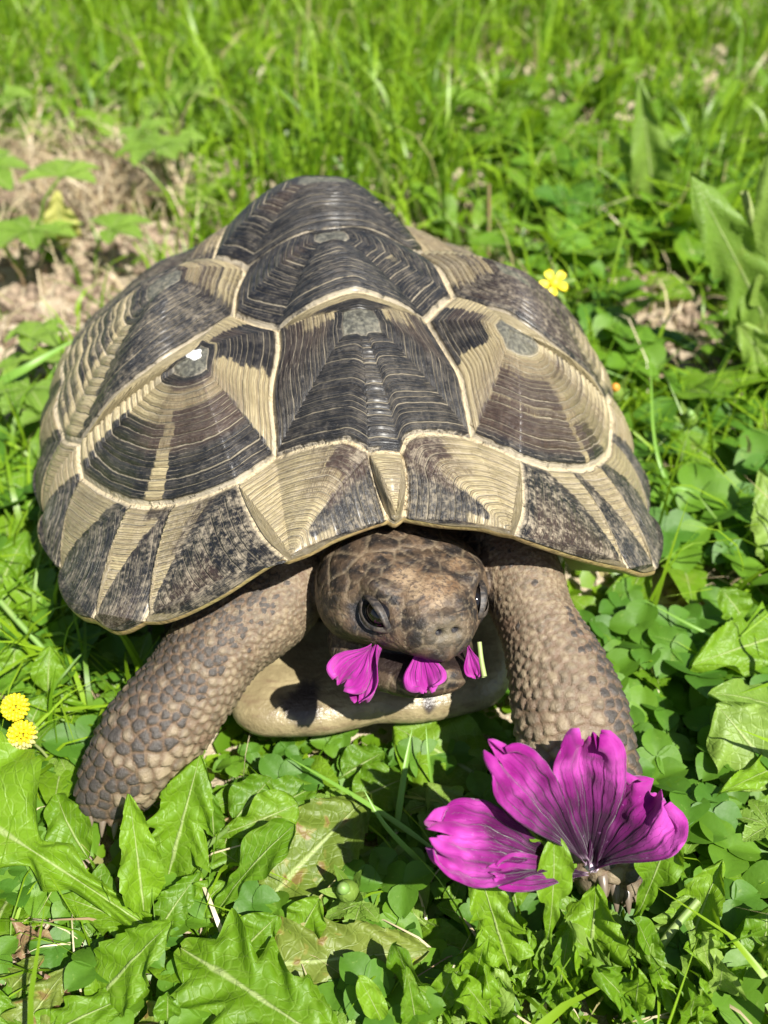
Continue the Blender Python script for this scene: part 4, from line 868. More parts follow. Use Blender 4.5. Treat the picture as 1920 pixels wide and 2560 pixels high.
hero_leaf(Dp, (655, 2265), (925, 1985), .5, 1.1, 260, 'lance', M_SPOT, fold=.12, arch=.08, wave=.04, nu=60, nv=13, label='olive leaf freckled with brown spots')
hero_leaf(Dp, (540, 2280), (738, 2060), .9, 2.5, 120, 'spoon', M_DAND, roll=.2, fold=.3, arch=.15, wave=.05)
hero_leaf(Dp, (585, 2400), (695, 2290), .6, 1.4, 105, 'oval', M_DAND, fold=.2)
hero_leaf(Dp, (735, 2365), (800, 2245), .6, 1.4, 105, 'oval', M_DAND, fold=.3)
hero_leaf(Dp, (470, 2300), (565, 2205), .5, 1.2, 85, 'oval', M_DAND)
hero_leaf(Dp, (1110, 2345), (850, 2150), .25, .5, 240, 'oval', M_PALE, fold=.05, arch=.03, wave=.03)
hero_leaf(Dp, (975, 2600), (895, 2440), .6, 2.2, 60, 'spoon', M_DAND)
hero_leaf(Dp, (1045, 2600), (1015, 2415), .6, 2.4, 75, 'lance', M_DAND)
Ep = plant('dandelion', (100, 2560), .3, 'dandelion with a torn leaf browning along its rib in the lower left corner', 'weed', 'dandelions in the lawn')
hero_leaf(Ep, (60, 2620), (370, 2470), .6, .9, 130, 'tooth', M_DAND, fold=.2, nu=70)
hero_leaf(Ep, (40, 2600), (170, 2420), .5, 1.0, 130, 'tooth', M_SPOT, fold=.2)
hero_leaf(Ep, (20, 2480), (110, 2390), .4, .9, 90, 'tooth', M_SPOT)
hero_leaf(Ep, (0, 2620), (-10, 2470), .4, 1., 130, 'tooth', M_DAND)
hero_leaf(Ep, (330, 2580), (640, 2510), .4, .7, 110, 'tooth', M_SPOT)
hero_leaf(Ep, (420, 2560), (420, 2480), 1., 1.8, 66, 'oval', M_DAND)
Gp = plant('dandelion', (1330, 2440), .4, 'dandelion whose curled leaves stand right in front of the purple flower', 'weed', 'dandelions in the lawn')
hero_leaf(Gp, (1275, 2425), (1190, 2150), 1.2, 3.6, 150, 'tooth', M_DAND, roll=.2, fold=.25, arch=.10, wave=.12)
hero_leaf(Gp, (1368, 2350), (1385, 2090), 2.0, 4.3, 95, 'spoon', M_DAND, roll=-.2, fold=.35, wave=.1)
hero_leaf(Gp, (1410, 2200), (1325, 2055), 3.2, 4.2, 110, 'tooth', M_DAND, roll=.5, fold=.3, wave=.15, twist=.7)
hero_leaf(Gp, (1300, 2300), (1250, 2110), .8, 2.2, 95, 'oval', M_WEED)
hero_leaf(Gp, (1475, 2430), (1490, 2215), 1.0, 2.6, 190, 'lance', M_DAND, roll=.1, fold=.4, arch=.1, wave=.12, pucker=.10)
hero_leaf(Gp, (1590, 2290), (1690, 2060), 1.6, 3.8, 110, 'spoon', M_DAND, roll=-.3, fold=.35, wave=.08, twist=.4)
stalk(Gp, [at_z(1225, 2090, 2.2), at_z(1270, 2240, 1.6), at_z(1320, 2420, .8)], .05, .10, M_STEM)
Hp = plant('dandelion', (1720, 2400), .4, 'dandelion with a stout pale midrib beyond the flower in the lower right', 'weed', 'dandelions in the lawn')
hero_leaf(Hp, (1722, 2375), (1808, 2150), .9, 2.6, 140, 'lance', M_DAND, roll=.25, fold=.5, wave=.08)
stalk(Hp, [at_z(1600, 2445, .8), at_z(1670, 2340, 1.5), at_z(1745, 2250, 2.0)], .11, .08, M_STEM)
hero_leaf(Hp, (1640, 2400), (1760, 2225), .8, 1.8, 150, 'tooth', M_PALE, roll=-.2, fold=.4)
hero_leaf(Hp, (1600, 2440), (1560, 2300), .6, 1.3, 140, 'tooth', M_PALE, fold=.3)
Fp = plant('broad_leaved_weed', (1960, 1980), .4, 'weed with big pale leaves reaching in from the right edge', 'weed')
hero_leaf(Fp, (1990, 2010), (1790, 1760), .8, 2.4, 210, 'oval', M_PALE, roll=.2, fold=.12, arch=.12)
hero_leaf(Fp, (1990, 1800), (1770, 1735), 1.0, 2.6, 90, 'oval', M_PALE, roll=-.3)
hero_leaf(Fp, (2000, 1900), (1800, 1985), 1.0, 1.9, 90, 'tooth', M_DAND)
hero_leaf(Fp, (2030, 1580), (1730, 1665), .8, 1.6, 190, 'tooth', M_DAND, fold=.2)
hero_leaf(Fp, (1870, 1570), (1800, 1470), 1.3, 2.2, 80, 'oval', M_DAND)
hero_leaf(Fp, (1960, 1450), (1900, 1170), .8, 3.2, 120, 'lance', M_PALE)
Jp = plant('plantain', (1120, 1990), .3, 'weed with broad pale leaves lying under the tortoise chin', 'weed')
hero_leaf(Jp, (1275, 1990), (985, 1815), .4, .9, 215, 'oval', M_WEED, fold=.10, arch=.05, wave=.03)
hero_leaf(Jp, (850, 2020), (1020, 1945), .6, .9, 130, 'oval', M_WEED, fold=.15)
hero_leaf(Jp, (1190, 2120), (1070, 1955), .5, .9, 160, 'tooth', M_PALE, fold=.1)
hero_leaf(Jp, (830, 1960), (960, 1880), .5, .8, 100, 'oval', M_WEED)
Kp = plant('dandelion', (-30, 1560), .3, 'dandelion in the shade beside the left side of the shell', 'weed', 'dandelions in the lawn')
for bp, tp, zb, zt, w, kd_ in (((-40, 1640), (60, 1440), .6, 1.6, 150, 'tooth'), ((-40, 1560), (70, 1330), .6, 1.6, 130, 'tooth'), ((120, 1760), (125, 1615), .8, 1.9, 75, 'oval'), ((30, 1720), (40, 1610), .6, 1.6, 90, 'oval'), ((-60, 1480), (120, 1560), .8, .9, 100, 'tooth'), ((180, 1800), (150, 1720), .6, 1.3, 90, 'tooth'), ((60, 1860), (110, 1740), .6, 1.6, 90, 'oval'), ((240, 1640), (220, 1570), .4, .8, 80, 'tooth'), ((-40, 1300), (60, 1180), .4, 1.3, 120, 'tooth')):
    hero_leaf(Kp, bp, tp, zb, zt, w, kd_, M_DAND)
stalk(Kp, [at_z(-20, 1480, 2.0), at_z(55, 1565, 1.6), at_z(110, 1625, 1.2), at_z(190, 1720, .5)], .09, .08, M_STEM)
M_DEAD = leaf_material('dead_leaf', (.17, .085, .05), (.26, .16, .09), .12)
for px_, tp_, w_, lb_ in (((30, 2390), (130, 2345), 80, 'curled brown dead leaf on the soil at the left edge'), ((120, 2540), (235, 2430), 70, 'long reddish dead leaf in the lower left corner'), ((250, 2470), (275, 2400), 60, 'crumpled grey-brown dead leaf under the oblong dandelion leaf'), ((640, 2020), (560, 2050), 60, 'pale dry leaf scrap behind the oval-leaved weed')):
    b_ = at_z(*px_, .4); t_ = at_z(*tp_, .8); x_, y_, z_, L_ = frame_to(b_, t_, .3); _seed[0] += 1; V, F, uv = leaf_grid('lance', L_, w_ / FPX * depth(t_), _seed[0], fold=.5, arch=.3, wave=.3, twist=.8, nu=30, nv=9); o = link('dead_leaf', make_mesh('dead_leaf', b_ + V[:, :1] * x_ + V[:, 1:2] * y_ + V[:, 2:] * z_, F, M_DEAD, uv=uv), None, label=lb_, category='dead leaf', group='dead leaves')
# small curled dandelion shoots filling the lower right
r = np.random.default_rng(5)
for k in range(12):
    x0 = 1080 + 72 * k + r.uniform(-25, 25); y0 = 2490 + r.uniform(-40, 90)
    S = plant('dandelion_shoot', (x0, y0), .2, ['first', 'second', 'third', 'fourth', 'fifth', 'sixth', 'seventh', 'eighth', 'ninth', 'tenth', 'eleventh', 'last'][k] + ' young crinkled dandelion shoot along the bottom edge, counting rightward from below the flower', 'weed', 'young dandelions in the lower right corner')
    for j in range(6):
        tx = x0 + r.uniform(-110, 110); ty = y0 - r.uniform(70, 200)
        hero_leaf(S, (x0 + r.uniform(-15, 15), y0), (tx, ty), .4, r.uniform(.9, 2.6), r.uniform(60, 125), ['tooth', 'lance', 'tooth', 'spoon'][r.integers(4)], M_DAND if r.random() < .75 else M_PALE, roll=r.uniform(-.7, .7), fold=r.uniform(.1, .5), arch=r.uniform(.0, .25), wave=r.uniform(.08, .2), twist=r.uniform(-.8, .8), pucker=.06, nu=40, nv=9)

# ---------------------------------------------------------------- scattered plants: a few of each kind built, then copied
def at_y(x, y, Y): k = (Y - CAM[1]) / ray(x, y)[1]; return CAM + ray(x, y) * k
def join(parts_):
    V, F, U, o = [], [], [], 0
    for v, f, u in parts_:
        V.append(v); F += [[int(i) + o for i in q] for q in f]; U.append(u if u is not None else np.full((len(v), 2), .02)); o += len(v)
    return np.concatenate(V), F, np.concatenate(U)
def trefoil(seed, sz=.72, n=3):
    r = np.random.default_rng(seed); out = []
    h_ = r.uniform(.7, 1.7); lean = r.uniform(-.5, .5, 2); top = np.array([lean[0], lean[1], h_]); P = catmull(np.array([(0, 0, 0), (lean[0] * .3, lean[1] * .3, h_ * .6), top]), 6); v, f = tube_mesh(P, .035, .03, 4); out.append((v, f, None))
    a0 = r.uniform(0, 6.28); tilt = r.uniform(-.15, .35); nx = r.uniform(-.3, .3, 2)
    for k in range(n):
        a = a0 + k * 2 * math.pi / n + r.uniform(-.12, .12); L = sz * r.uniform(.9, 1.1); nu, nv = 8, 7; u = np.linspace(0, 1, nu); v_ = np.linspace(-1, 1, nv)
        U, Vv = np.meshgrid(u, v_, indexing='ij'); w = L * .50 * np.sin(np.pi * np.clip(U, 0.02, .985) ** .78) ** .72
        X = Vv * w; Y = U * L - .10 * L * (1 - np.abs(Vv)) * smooth01(U, .8, 1); Z = np.abs(X) * .35 + tilt * Y - .25 * Y * Y / L + r.uniform(-.04, .04)
        x = X * math.cos(a) - Y * math.sin(a); y = X * math.sin(a) + Y * math.cos(a); z = Z + nx[0] * x + nx[1] * y
        out.append((np.stack([x, y, z], -1).reshape(-1, 3) + top, grid_faces(nu, nv), np.stack([U, (Vv + 1) / 2], -1).reshape(-1, 2)))
    return join(out)
def oval_leaf(seed, kind='oval'):
    r = np.random.default_rng(seed); L = r.uniform(1.5, 2.6); V, F, uv = leaf_grid(kind, L, L * r.uniform(.36, .55), seed, fold=r.uniform(.1, .4), arch=r.uniform(.1, .3), wave=r.uniform(.03, .1), nu=16, nv=5)
    e = r.uniform(.25, 1.0); c, s = math.cos(e), math.sin(e); V = np.stack([V[:, 0], V[:, 1] * c - V[:, 2] * s, V[:, 1] * s + V[:, 2] * c], -1); V[:, 2] += .1
    return V, F.tolist(), uv
def cinq_leaf(seed):
    r = np.random.default_rng(seed); out = []; h_ = r.uniform(.8, 2.0); top = np.array([r.uniform(-.8, .8), r.uniform(-.8, .8), h_]); v, f = tube_mesh(catmull(np.array([(0, 0, 0), top * [.3, .3, .7], top]), 6), .045, .035, 4); out.append((v, f, None)); a0 = r.uniform(0, 6.28)
    for k in range(5):
        a = a0 + (k - 2) * .95; L = 1.25 * (1 - .13 * abs(k - 2)) * r.uniform(.9, 1.1); nu, nv = 22, 5; u = np.linspace(0, 1, nu); U, Vv = np.meshgrid(u, np.linspace(-1, 1, nv), indexing='ij')
        w = L * .30 * np.sin(np.pi * np.clip(U, .02, .98) ** 1.25) ** .8 * (.74 + .26 * (1 - (U * 6) % 1)) + .02
        X = Vv * w; Y = U * L; Z = np.abs(X) * .4 + .2 * Y - .22 * Y * Y
        out.append((np.stack([X * math.cos(a) - Y * math.sin(a), X * math.sin(a) + Y * math.cos(a), Z], -1).reshape(-1, 3) + top, grid_faces(nu, nv), np.stack([U, (Vv + 1) / 2], -1).reshape(-1, 2)))
    return join(out)
def lib(fn, n, name, mat, s0):
    res = []
    for k in range(n):
        V, F, uv = fn(s0 + k); res.append(make_mesh(name, V, F, mat, uv=uv))
    return res
L_CLOV = lib(trefoil, 10, 'leaf', M_CLOV, 300); L_WEED = lib(oval_leaf, 10, 'leaf', M_WEED, 400); L_CINQ = lib(cinq_leaf, 6, 'leaf', M_CINQ, 500); L_DAN = lib(lambda s: oval_leaf(s, 'tooth'), 8, 'leaf', M_DAND, 600)
def make_proto(name, meshes, nleaf, spread, seed, cat, rad=True):
    r = np.random.default_rng(seed); root = bpy.data.objects.new(name, None); root.empty_display_size = .01; kids = []
    for k in range(nleaf):
        o = bpy.data.objects.new('leaf', meshes[r.integers(len(meshes))]); o.parent = root; a = k * 2.4 + r.uniform(-.4, .4); q = spread * math.sqrt((k + .5) / nleaf)
        o.location = (q * math.cos(a) * CM, q * math.sin(a) * CM, 0); o.rotation_euler = (r.uniform(-.15, .15), r.uniform(-.15, .15), (a - math.pi / 2) if rad else r.uniform(0, 6.28)); s = r.uniform(.75, 1.2); o.scale = (s, s, s); kids.append(o)
    return root, kids, cat
PR = {'clover': [make_proto('clover', L_CLOV, n_, 1.0, 40 + n_, 'clover', False) for n_ in (3, 4, 5, 4)], 'weed': [make_proto('broad_leaved_weed', L_WEED, n_, .25, 60 + n_, 'weed') for n_ in (4, 5, 6)], 'cinquefoil': [make_proto('cinquefoil', L_CINQ, n_, .8, 70 + n_, 'weed', False) for n_ in (3, 4)], 'dandelion': [make_proto('dandelion', L_DAN, n_, .25, 80 + n_, 'weed') for n_ in (5, 6)]}
DESC = {'clover': 'three-leaved clover', 'weed': 'oval-leaved weed', 'cinquefoil': 'five-fingered weed', 'dandelion': 'toothed dandelion'}
SIZES = {'clover': (.8, 1.1), 'weed': (.6, 1.2), 'cinquefoil': (.65, 1.45), 'dandelion': (1.15, 1.7)}
MARKS = [(40, 1800, 'the yellow flower heads'), (250, 1950, 'the shaded front foot'), (870, 1850, 'the chin of the tortoise'), (1450, 2050, 'the purple flower'), (1600, 1800, 'the dark-scaled right foreleg'), (1640, 1440, 'the right corner of the shell rim'), (120, 1400, 'the left corner of the shell rim'), (90, 2080, 'the broad dandelion leaf'), (820, 2110, 'the brown-spotted leaf'),
         (820, 2400, 'the jagged bottom leaf'), (110, 2480, 'the torn browning leaf'), (330, 2130, 'the upright dandelion leaves'), (1240, 2300, 'the curled dandelion leaves'), (1750, 2300, 'the stout pale midrib'), (1850, 1850, 'the big pale leaves'), (1780, 1620, 'the long runner'), (1530, 980, 'the orange-tipped bud'), (1725, 1060, 'the closed bud'), (1390, 710, 'the open yellow flower'), (1870, 650, 'the stout toothed weed'), (1600, 300, 'the upright dock leaf'), (1222, 550, 'the reddish stalk'),
         (150, 560, 'the yellowing leaf'), (60, 920, 'the broad grass blade'), (250, 820, 'the bare soil'), (400, 400, 'the straw patch'), (700, 250, 'the top of the shell'), (1100, 150, 'the tall grass'), (1100, 2480, 'the young dandelion shoots'), (1500, 2480, 'the crinkled bottom leaves'), (560, 2220, 'the spoon-shaped leaf'), (1060, 1960, 'the leaf under the chin'), (1620, 800, 'the bare patch at the right'), (1690, 1480, 'the soil patch below the rim'), (1640, 1150, 'the tall thin blade'), (1850, 1250, 'the upright pale leaf'), (1750, 560, 'the pale toothed leaves'), (1450, 500, 'the weeds by the reddish stalk'), (1850, 1000, 'the right picture edge'), (20, 1250, 'the left picture edge'), (180, 1700, 'the shaded stalk')]
USED = set()
def name_for(kind, sc, x, y):
    b = ('small ' if sc < SIZES[kind][0] else 'large ' if sc > SIZES[kind][1] else 'middling ') + DESC[kind] + ' '
    t = b + beside(x, y)
    if t in USED:
        p = to_px((x, y, .5)); o = sorted(MARKS, key=lambda q: (q[0] - p[0]) ** 2 + (q[1] - p[1]) ** 2)
        for k in range(1, 12):
            t = b + 'between ' + o[0][2] + ' and ' + o[k][2]
            if t not in USED and len(t.split()) <= 16: break
    if len(t.split()) > 16: t = b + beside(x, y)
    USED.add(t); return t
def beside(x, y):
    p = to_px((x, y, .5)); m_ = min(MARKS, key=lambda q: (q[0] - p[0]) ** 2 + (q[1] - p[1]) ** 2); dx, dy = p[0] - m_[0], p[1] - m_[1]
    if dx * dx + dy * dy < 2500: return 'close against ' + m_[2]
    far = 'well ' if dx * dx + dy * dy > 40000 else ''
    return far + (('right of ' if dx > 0 else 'left of ') if abs(dx) > abs(dy) else ('in front of ' if dy > 0 else 'behind ')) + m_[2]
GRP = {'clover': 'clover plants', 'weed': 'oval-leaved weeds', 'cinquefoil': 'cinquefoil weeds', 'dandelion': 'small dandelions'}
def zone(x, y):
    p = to_px((x, y, .5))
    if p[1] > 1780: return 'in front of the tortoise, left of its chin' if p[0] < 760 else 'in front of the tortoise, below its chin' if p[0] < 1250 else 'around the purple flower'
    if p[0] > 1200: return 'on the right of the tortoise' if p[1] > 1000 else 'behind the right flank of the tortoise'
    if p[0] < 500: return 'on the left of the tortoise' if p[1] > 1000 else 'behind the left flank of the tortoise'
    return 'behind the tortoise'
def put(kind, x, y, sc, rot, r):
    root, kids, cat = PR[kind][r.integers(len(PR[kind]))]
    c = root.copy(); COL.objects.link(c); c.location = (x * CM, y * CM, gh(x, y) * CM); c.rotation_euler = (0, 0, rot); c.scale = (sc, sc, sc)
    zn = zone(x, y); c['label'] = name_for(kind, sc, x, y); c['category'] = cat; c['group'] = GRP[kind] + ' ' + zn
    for k in kids:
        d = k.copy(); COL.objects.link(d); d.parent = c
HERO = [tuple(at_z(*p, .5)[:2]) for p in ((250, 2200), (300, 2150), (450, 2050), (100, 2080), (650, 2440), (850, 2400), (800, 2130), (650, 2170), (1120, 1890))]
def scatter(kind, n, xr, yr, mind, sc, seed, soil=0., top=1.4, cond=None):
    r = np.random.default_rng(seed); pts = []; tries = 0
    while len(pts) < n and tries < n * 60:
        tries += 1; x, y = r.uniform(*xr), r.uniform(*yr); p = to_px((x, y, .6))
        if not (-130 < p[0] < 2050 and -60 < p[1] < 2760): continue
        if under_tortoise(x, y, -.3): continue
        if on_soil(x, y) and r.random() > soil: continue
        if poly_in(SIL, *p) and poly_in(SIL, *to_px((x, y, 0))) and y > 4: continue
        if cond and not cond(p, x, y): continue
        s = r.uniform(*sc)
        if hides_tortoise(x, y, top * s):
            s *= .55
            if hides_tortoise(x, y, top * s): continue
        if any((x - q[0]) ** 2 + (y - q[1]) ** 2 < (mind * (s + q[2]) / 2) ** 2 for q in pts): continue
        pts.append((x, y, s)); put(kind, x, y, s, r.uniform(0, 6.28), r)
    return len(pts)
nohero = lambda p, x, y: not any((x - q[0]) ** 2 + (y - q[1]) ** 2 < 1.1 for q in HERO)
scatter('clover', 80, (-12, 12), (-9.5, 4), 1.05, (.55, .95), 11, cond=lambda p, x, y: nohero(p, x, y) and not (p[0] > 1050 and p[1] > 2330))
scatter('clover', 62, (5, 14), (-6, 9), .95, (.85, 1.25), 12)
scatter('clover', 40, (-15, -7), (-3, 14), 1.0, (.8, 1.2), 13)
scatter('clover', 60, (8, 26), (8, 40), 1.6, (1.1, 1.6), 14)
scatter('weed', 70, (-12, 13), (-9.5, 4), 1.1, (.35, .85), 21, cond=nohero)
scatter('weed', 34, (6, 16), (-4, 14), 1.5, (.6, 1.1), 22)
scatter('weed', 60, (7, 34), (12, 52), 2.4, (1.0, 2.0), 23, top=2.5)
scatter('weed', 22, (-18, -7), (-2, 16), 1.6, (.7, 1.2), 24)
scatter('weed', 40, (-24, 10), (26, 56), 2.6, (1.0, 1.9), 25, top=2.5)
scatter('dandelion', 26, (8, 34), (8, 50), 3.0, (1.2, 2.2), 31, top=2.5)
scatter('dandelion', 16, (-16, -8), (-3, 12), 2.2, (.8, 1.3), 32)
scatter('cinquefoil', 12, (-30, -9), (14, 46), 2.2, (1.2, 1.8), 41, soil=.03, top=2.5)
scatter('cinquefoil', 22, (-10, 11), (-9.5, 0), 1.6, (.45, .7), 42, cond=nohero)

# ---------------------------------------------------------------- grass, straw, low ground cover (uncountable)
def blades(n, pos, hgt, wid, lean, seed, mat, name, seg=5, flat=False):
    r = np.random.default_rng(seed); P = pos(r, n); n = len(P); h_ = hgt(r, n, P); w_ = wid(r, n); a = r.uniform(0, 6.28, n); face = r.uniform(0, 6.28, n); b = lean(r, n)
    u = np.linspace(0, 1, seg + 1); k = seg + 1
    d = np.stack([np.cos(a), np.sin(a), np.zeros(n)], -1); side_ = np.stack([np.cos(face), np.sin(face), np.zeros(n)], -1)
    bend = b[:, None] * u ** 1.8
    hor = h_[:, None] * np.sin(bend) * u; ver = h_[:, None] * np.cos(bend * .9) * u
    C_ = P[:, None, :] + d[:, None, :] * hor[..., None]; C_[..., 2] += ver
    ww = w_[:, None] * (1 - u ** 2.2) * (.6 + .4 * np.minimum(1, u * 4 + .4)) + .004
    V = np.stack([C_ - side_[:, None] * ww[..., None] / 2, C_ + side_[:, None] * ww[..., None] / 2], 2)
    uvv = np.stack([np.broadcast_to(u[None, :, None], (n, k, 2)), np.broadcast_to(np.array([0., 1.])[None, None], (n, k, 2))], -1)
    base = (np.arange(n) * k * 2)[:, None]; i = np.arange(seg)[None] * 2
    F = np.stack([base + i, base + i + 1, base + i + 3, base + i + 2], -1).reshape(-1, 4)
    rnd = np.repeat(r.random(n), k * 2)
    return link(name, make_mesh(name, V.reshape(-1, 3), F, mat, uv=uvv.reshape(-1, 2), attrs={'rand': rnd}), None, kind='stuff')
def blade_material(name, c1, c2, dry, fdry, trans):
    M = NT(name); m = M.math; rn = M.attr('rand'); co = M.coord('Object'); n_ = M.noise(25, 3, co); b = M.mix(M.ss(m('ADD', m('MULTIPLY', rn, .7), m('MULTIPLY', n_, .4)), .2, .85), c1, c2)
    b = M.mix(M.ss(m('FRACT', m('MULTIPLY', rn, 7.13)), 1 - fdry, 1 - fdry + .02), b, dry)
    M.final(Base_Color=b, Roughness=.42); tr = M.n('ShaderNodeBsdfTranslucent', {'Color': M.mix(.4, b, c2)}); ms = M.n('ShaderNodeMixShader', {0: trans}); M.t.links.new(M.b.outputs[0], ms.inputs[1]); M.t.links.new(tr.outputs[0], ms.inputs[2]); M.t.links.new(ms.outputs[0], M.out.inputs[0]); return M.m
M_GRASS = blade_material('grass_blades', (.090, .20, .006), (.25, .41, .016), (.42, .36, .17), .05, .38)
M_STRAW = blade_material('dry_straw', (.46, .37, .22), (.58, .49, .32), (.30, .21, .12), .25, .15)
def region(xr, yr, keep):
    def f(r, n):
        out = []
        while len(out) < n:
            x, y = r.uniform(*xr), r.uniform(*yr); p = to_px((x, y, 2.))
            if keep(x, y, p, r): out.append((x, y, 0))
        P = np.array(out); P[:, 2] = ground_h(P[:, 0], P[:, 1]) - .1; return P
    return f
def far_ok(x, y, p, r):
    if not (-250 < p[0] < 2170): return False
    if on_soil(x, y) and r.random() > .03: return False
    if y < 60 and x > 4: return r.random() < .35
    return vnoise(np.array([[x * .12, y * .12, 0]]), 8)[0] + .35 > r.random() * .9
blades(13000, region((-62, 64), (31, 128), far_ok), lambda r, n, P: r.uniform(2.6, 8.5, n) * (.65 + .7 * vnoise(P * .1, 6)), lambda r, n: r.uniform(.12, .34, n), lambda r, n: r.uniform(.1, 1.5, n), 51, M_GRASS, 'grass')
def beyond_ok(x, y, p, r):                      # the lawn goes on past the edges of the picture
    dz = RC[2] @ (np.array([x, y, 0]) - CAM)
    if dz > 1 and -120 < p[0] < 2040 and -80 < p[1] < 2700: return False
    d2 = x * x + (y - 10) ** 2
    return r.random() < min(1., (55 ** 2 / max(1., d2))) and abs(x) + abs(y + 14) > 6
blades(17000, region((-150, 150), (-60, 190), beyond_ok), lambda r, n, P: r.uniform(1.8, 5.5, n), lambda r, n: r.uniform(.3, .7, n), lambda r, n: r.uniform(.4, 1.5, n), 57, M_GRASS, 'grass', seg=4)
def side_ok(x, y, p, r):
    if not (-150 < p[0] < 2070) or under_tortoise(x, y, .6) or (poly_in(SIL, *p)): return False
    if on_soil(x, y) and r.random() > .05: return False
    return not hides_tortoise(x, y, 3.0)
blades(1500, region((6, 36), (4, 42), side_ok), lambda r, n, P: r.uniform(1.5, 5.0, n), lambda r, n: r.uniform(.08, .22, n), lambda r, n: r.uniform(.2, 1.5, n), 52, M_GRASS, 'grass')
blades(520, region((-26, -6), (-3, 34), side_ok), lambda r, n, P: r.uniform(1.5, 4.5, n), lambda r, n: r.uniform(.08, .24, n), lambda r, n: r.uniform(.2, 1.5, n), 53, M_GRASS, 'grass')
def front_ok(x, y, p, r): return -100 < p[0] < 2050 and not under_tortoise(x, y, .3) and not hides_tortoise(x, y, 2.) and not poly_in(SIL, *p)
blades(130, region((-10, 11), (-8, 3), front_ok), lambda r, n, P: r.uniform(1.5, 3.2, n), lambda r, n: r.uniform(.06, .15, n), lambda r, n: r.uniform(.6, 1.7, n), 54, M_GRASS, 'grass')
def straw_ok(x, y, p, r): return -150 < p[0] < 2050 and ((poly_in(SOILP[0], x, y) and (y > 33 or r.random() < .06)) or r.random() < .03) and not under_tortoise(x, y, 0) and vnoise(np.array([[x * .25, y * .25, 3]]), 8)[0] > .42 - .012 * (y - 20)
blades(800, region((-40, 14), (20, 62), straw_ok), lambda r, n, P: r.uniform(1.5, 6, n), lambda r, n: r.uniform(.05, .14, n), lambda r, n: r.uniform(1.2, 2.0, n), 55, M_STRAW, 'straw')
def straw2_ok(x, y, p, r): return -50 < p[0] < 2000 and not under_tortoise(x, y, 0) and not poly_in(SIL, *p)
blades(800, region((-14, 30), (-8, 40), straw2_ok), lambda r, n, P: r.uniform(.8, 3, n), lambda r, n: r.uniform(.04, .12, n), lambda r, n: r.uniform(1.2, 2.0, n), 56, M_STRAW, 'straw')
# carpet of tiny leaves between the plants
def carpet(n, seed):
    r = np.random.default_rng(seed); out = []
    while len(out) < n:
        y = -9 + 80 * r.random() ** 1.6; x = r.uniform(-.48, .48) * (y + 27); p = to_px((x, y, .3))
        if not (-80 < p[0] < 2000) or (on_soil(x, y) and r.random() > .02) or under_tortoise(x, y, -1.5): continue
        out.append((x, y))
    P = np.array(out); z = ground_h(P[:, 0], P[:, 1]) + r.uniform(.02, .55, n); L = r.uniform(.25, .65, n) * (1 + np.maximum(0, P[:, 1]) * .02); a = r.uniform(0, 6.28, n); t = r.uniform(-.5, .7, n); w = L * r.uniform(.3, .5, n)
    d = np.stack([np.cos(a), np.sin(a), t], -1); s = np.stack([-np.sin(a), np.cos(a), r.uniform(-.4, .4, n)], -1); c = np.stack([P[:, 0], P[:, 1], z], -1)
    pts = [c, c + d * (L * .35)[:, None] + s * w[:, None] * .9, c + d * (L * .5)[:, None] - np.array([0, 0, .05]), c + d * (L * .35)[:, None] - s * w[:, None] * .9, c + d * (L * .8)[:, None] + s * w[:, None] * .6, c + d * L[:, None], c + d * (L * .8)[:, None] - s * w[:, None] * .6]
    V = np.stack(pts, 1).reshape(-1, 3); o = (np.arange(n) * 7)[:, None]
    F = np.concatenate([o + np.array([[0, 1, 4, 2]]), o + np.array([[0, 2, 6, 3]]), o + np.array([[2, 4, 5, 6]])], 0)
    return link('ground_cover', make_mesh('ground_cover', V, F, M_GRASS, uv=np.full((len(V), 2), .3), attrs={'rand': np.repeat(r.random(n) * .6, 7)}), None, kind='stuff')
carpet(11000, 61)
# crumbs of soil and small stones
M = NT('pebble'); n_ = M.noise(200, 3, M.coord('Object')); M_PEB = M.final(Base_Color=M.mix(M.ss(n_, .35, .65), (.34, .26, .18), (.18, .13, .09)), Roughness=.9, Normal=M.bump(n_, .6, .001))
def crumbs(n, seed):
    r = np.random.default_rng(seed); V, F = [], []; bm = bmesh.new(); bmesh.ops.create_icosphere(bm, subdivisions=1, radius=1); bv = np.array([v.co[:] for v in bm.verts]); bf = np.array([[v.index for v in f.verts] for f in bm.faces]); bm.free(); k = 0
    while k < n:
        x, y = r.uniform(-34, 30), r.uniform(-8, 52)
        if not on_soil(x, y) or under_tortoise(x, y, 0): continue
        s = r.uniform(.08, .5) ** 1.5 * r.uniform(.7, 1.6, 3); q = bv * (1 + r.uniform(-.25, .25, (len(bv), 1))) * s; V.append(q + [x, y, gh(x, y) + s[2] * .3]); F.append(bf + k * len(bv)); k += 1
    return link('soil_crumbs', make_mesh('soil_crumbs', np.concatenate(V), np.concatenate(F), M_PEB, smooth=False), None, kind='stuff')
crumbs(1500, 71)

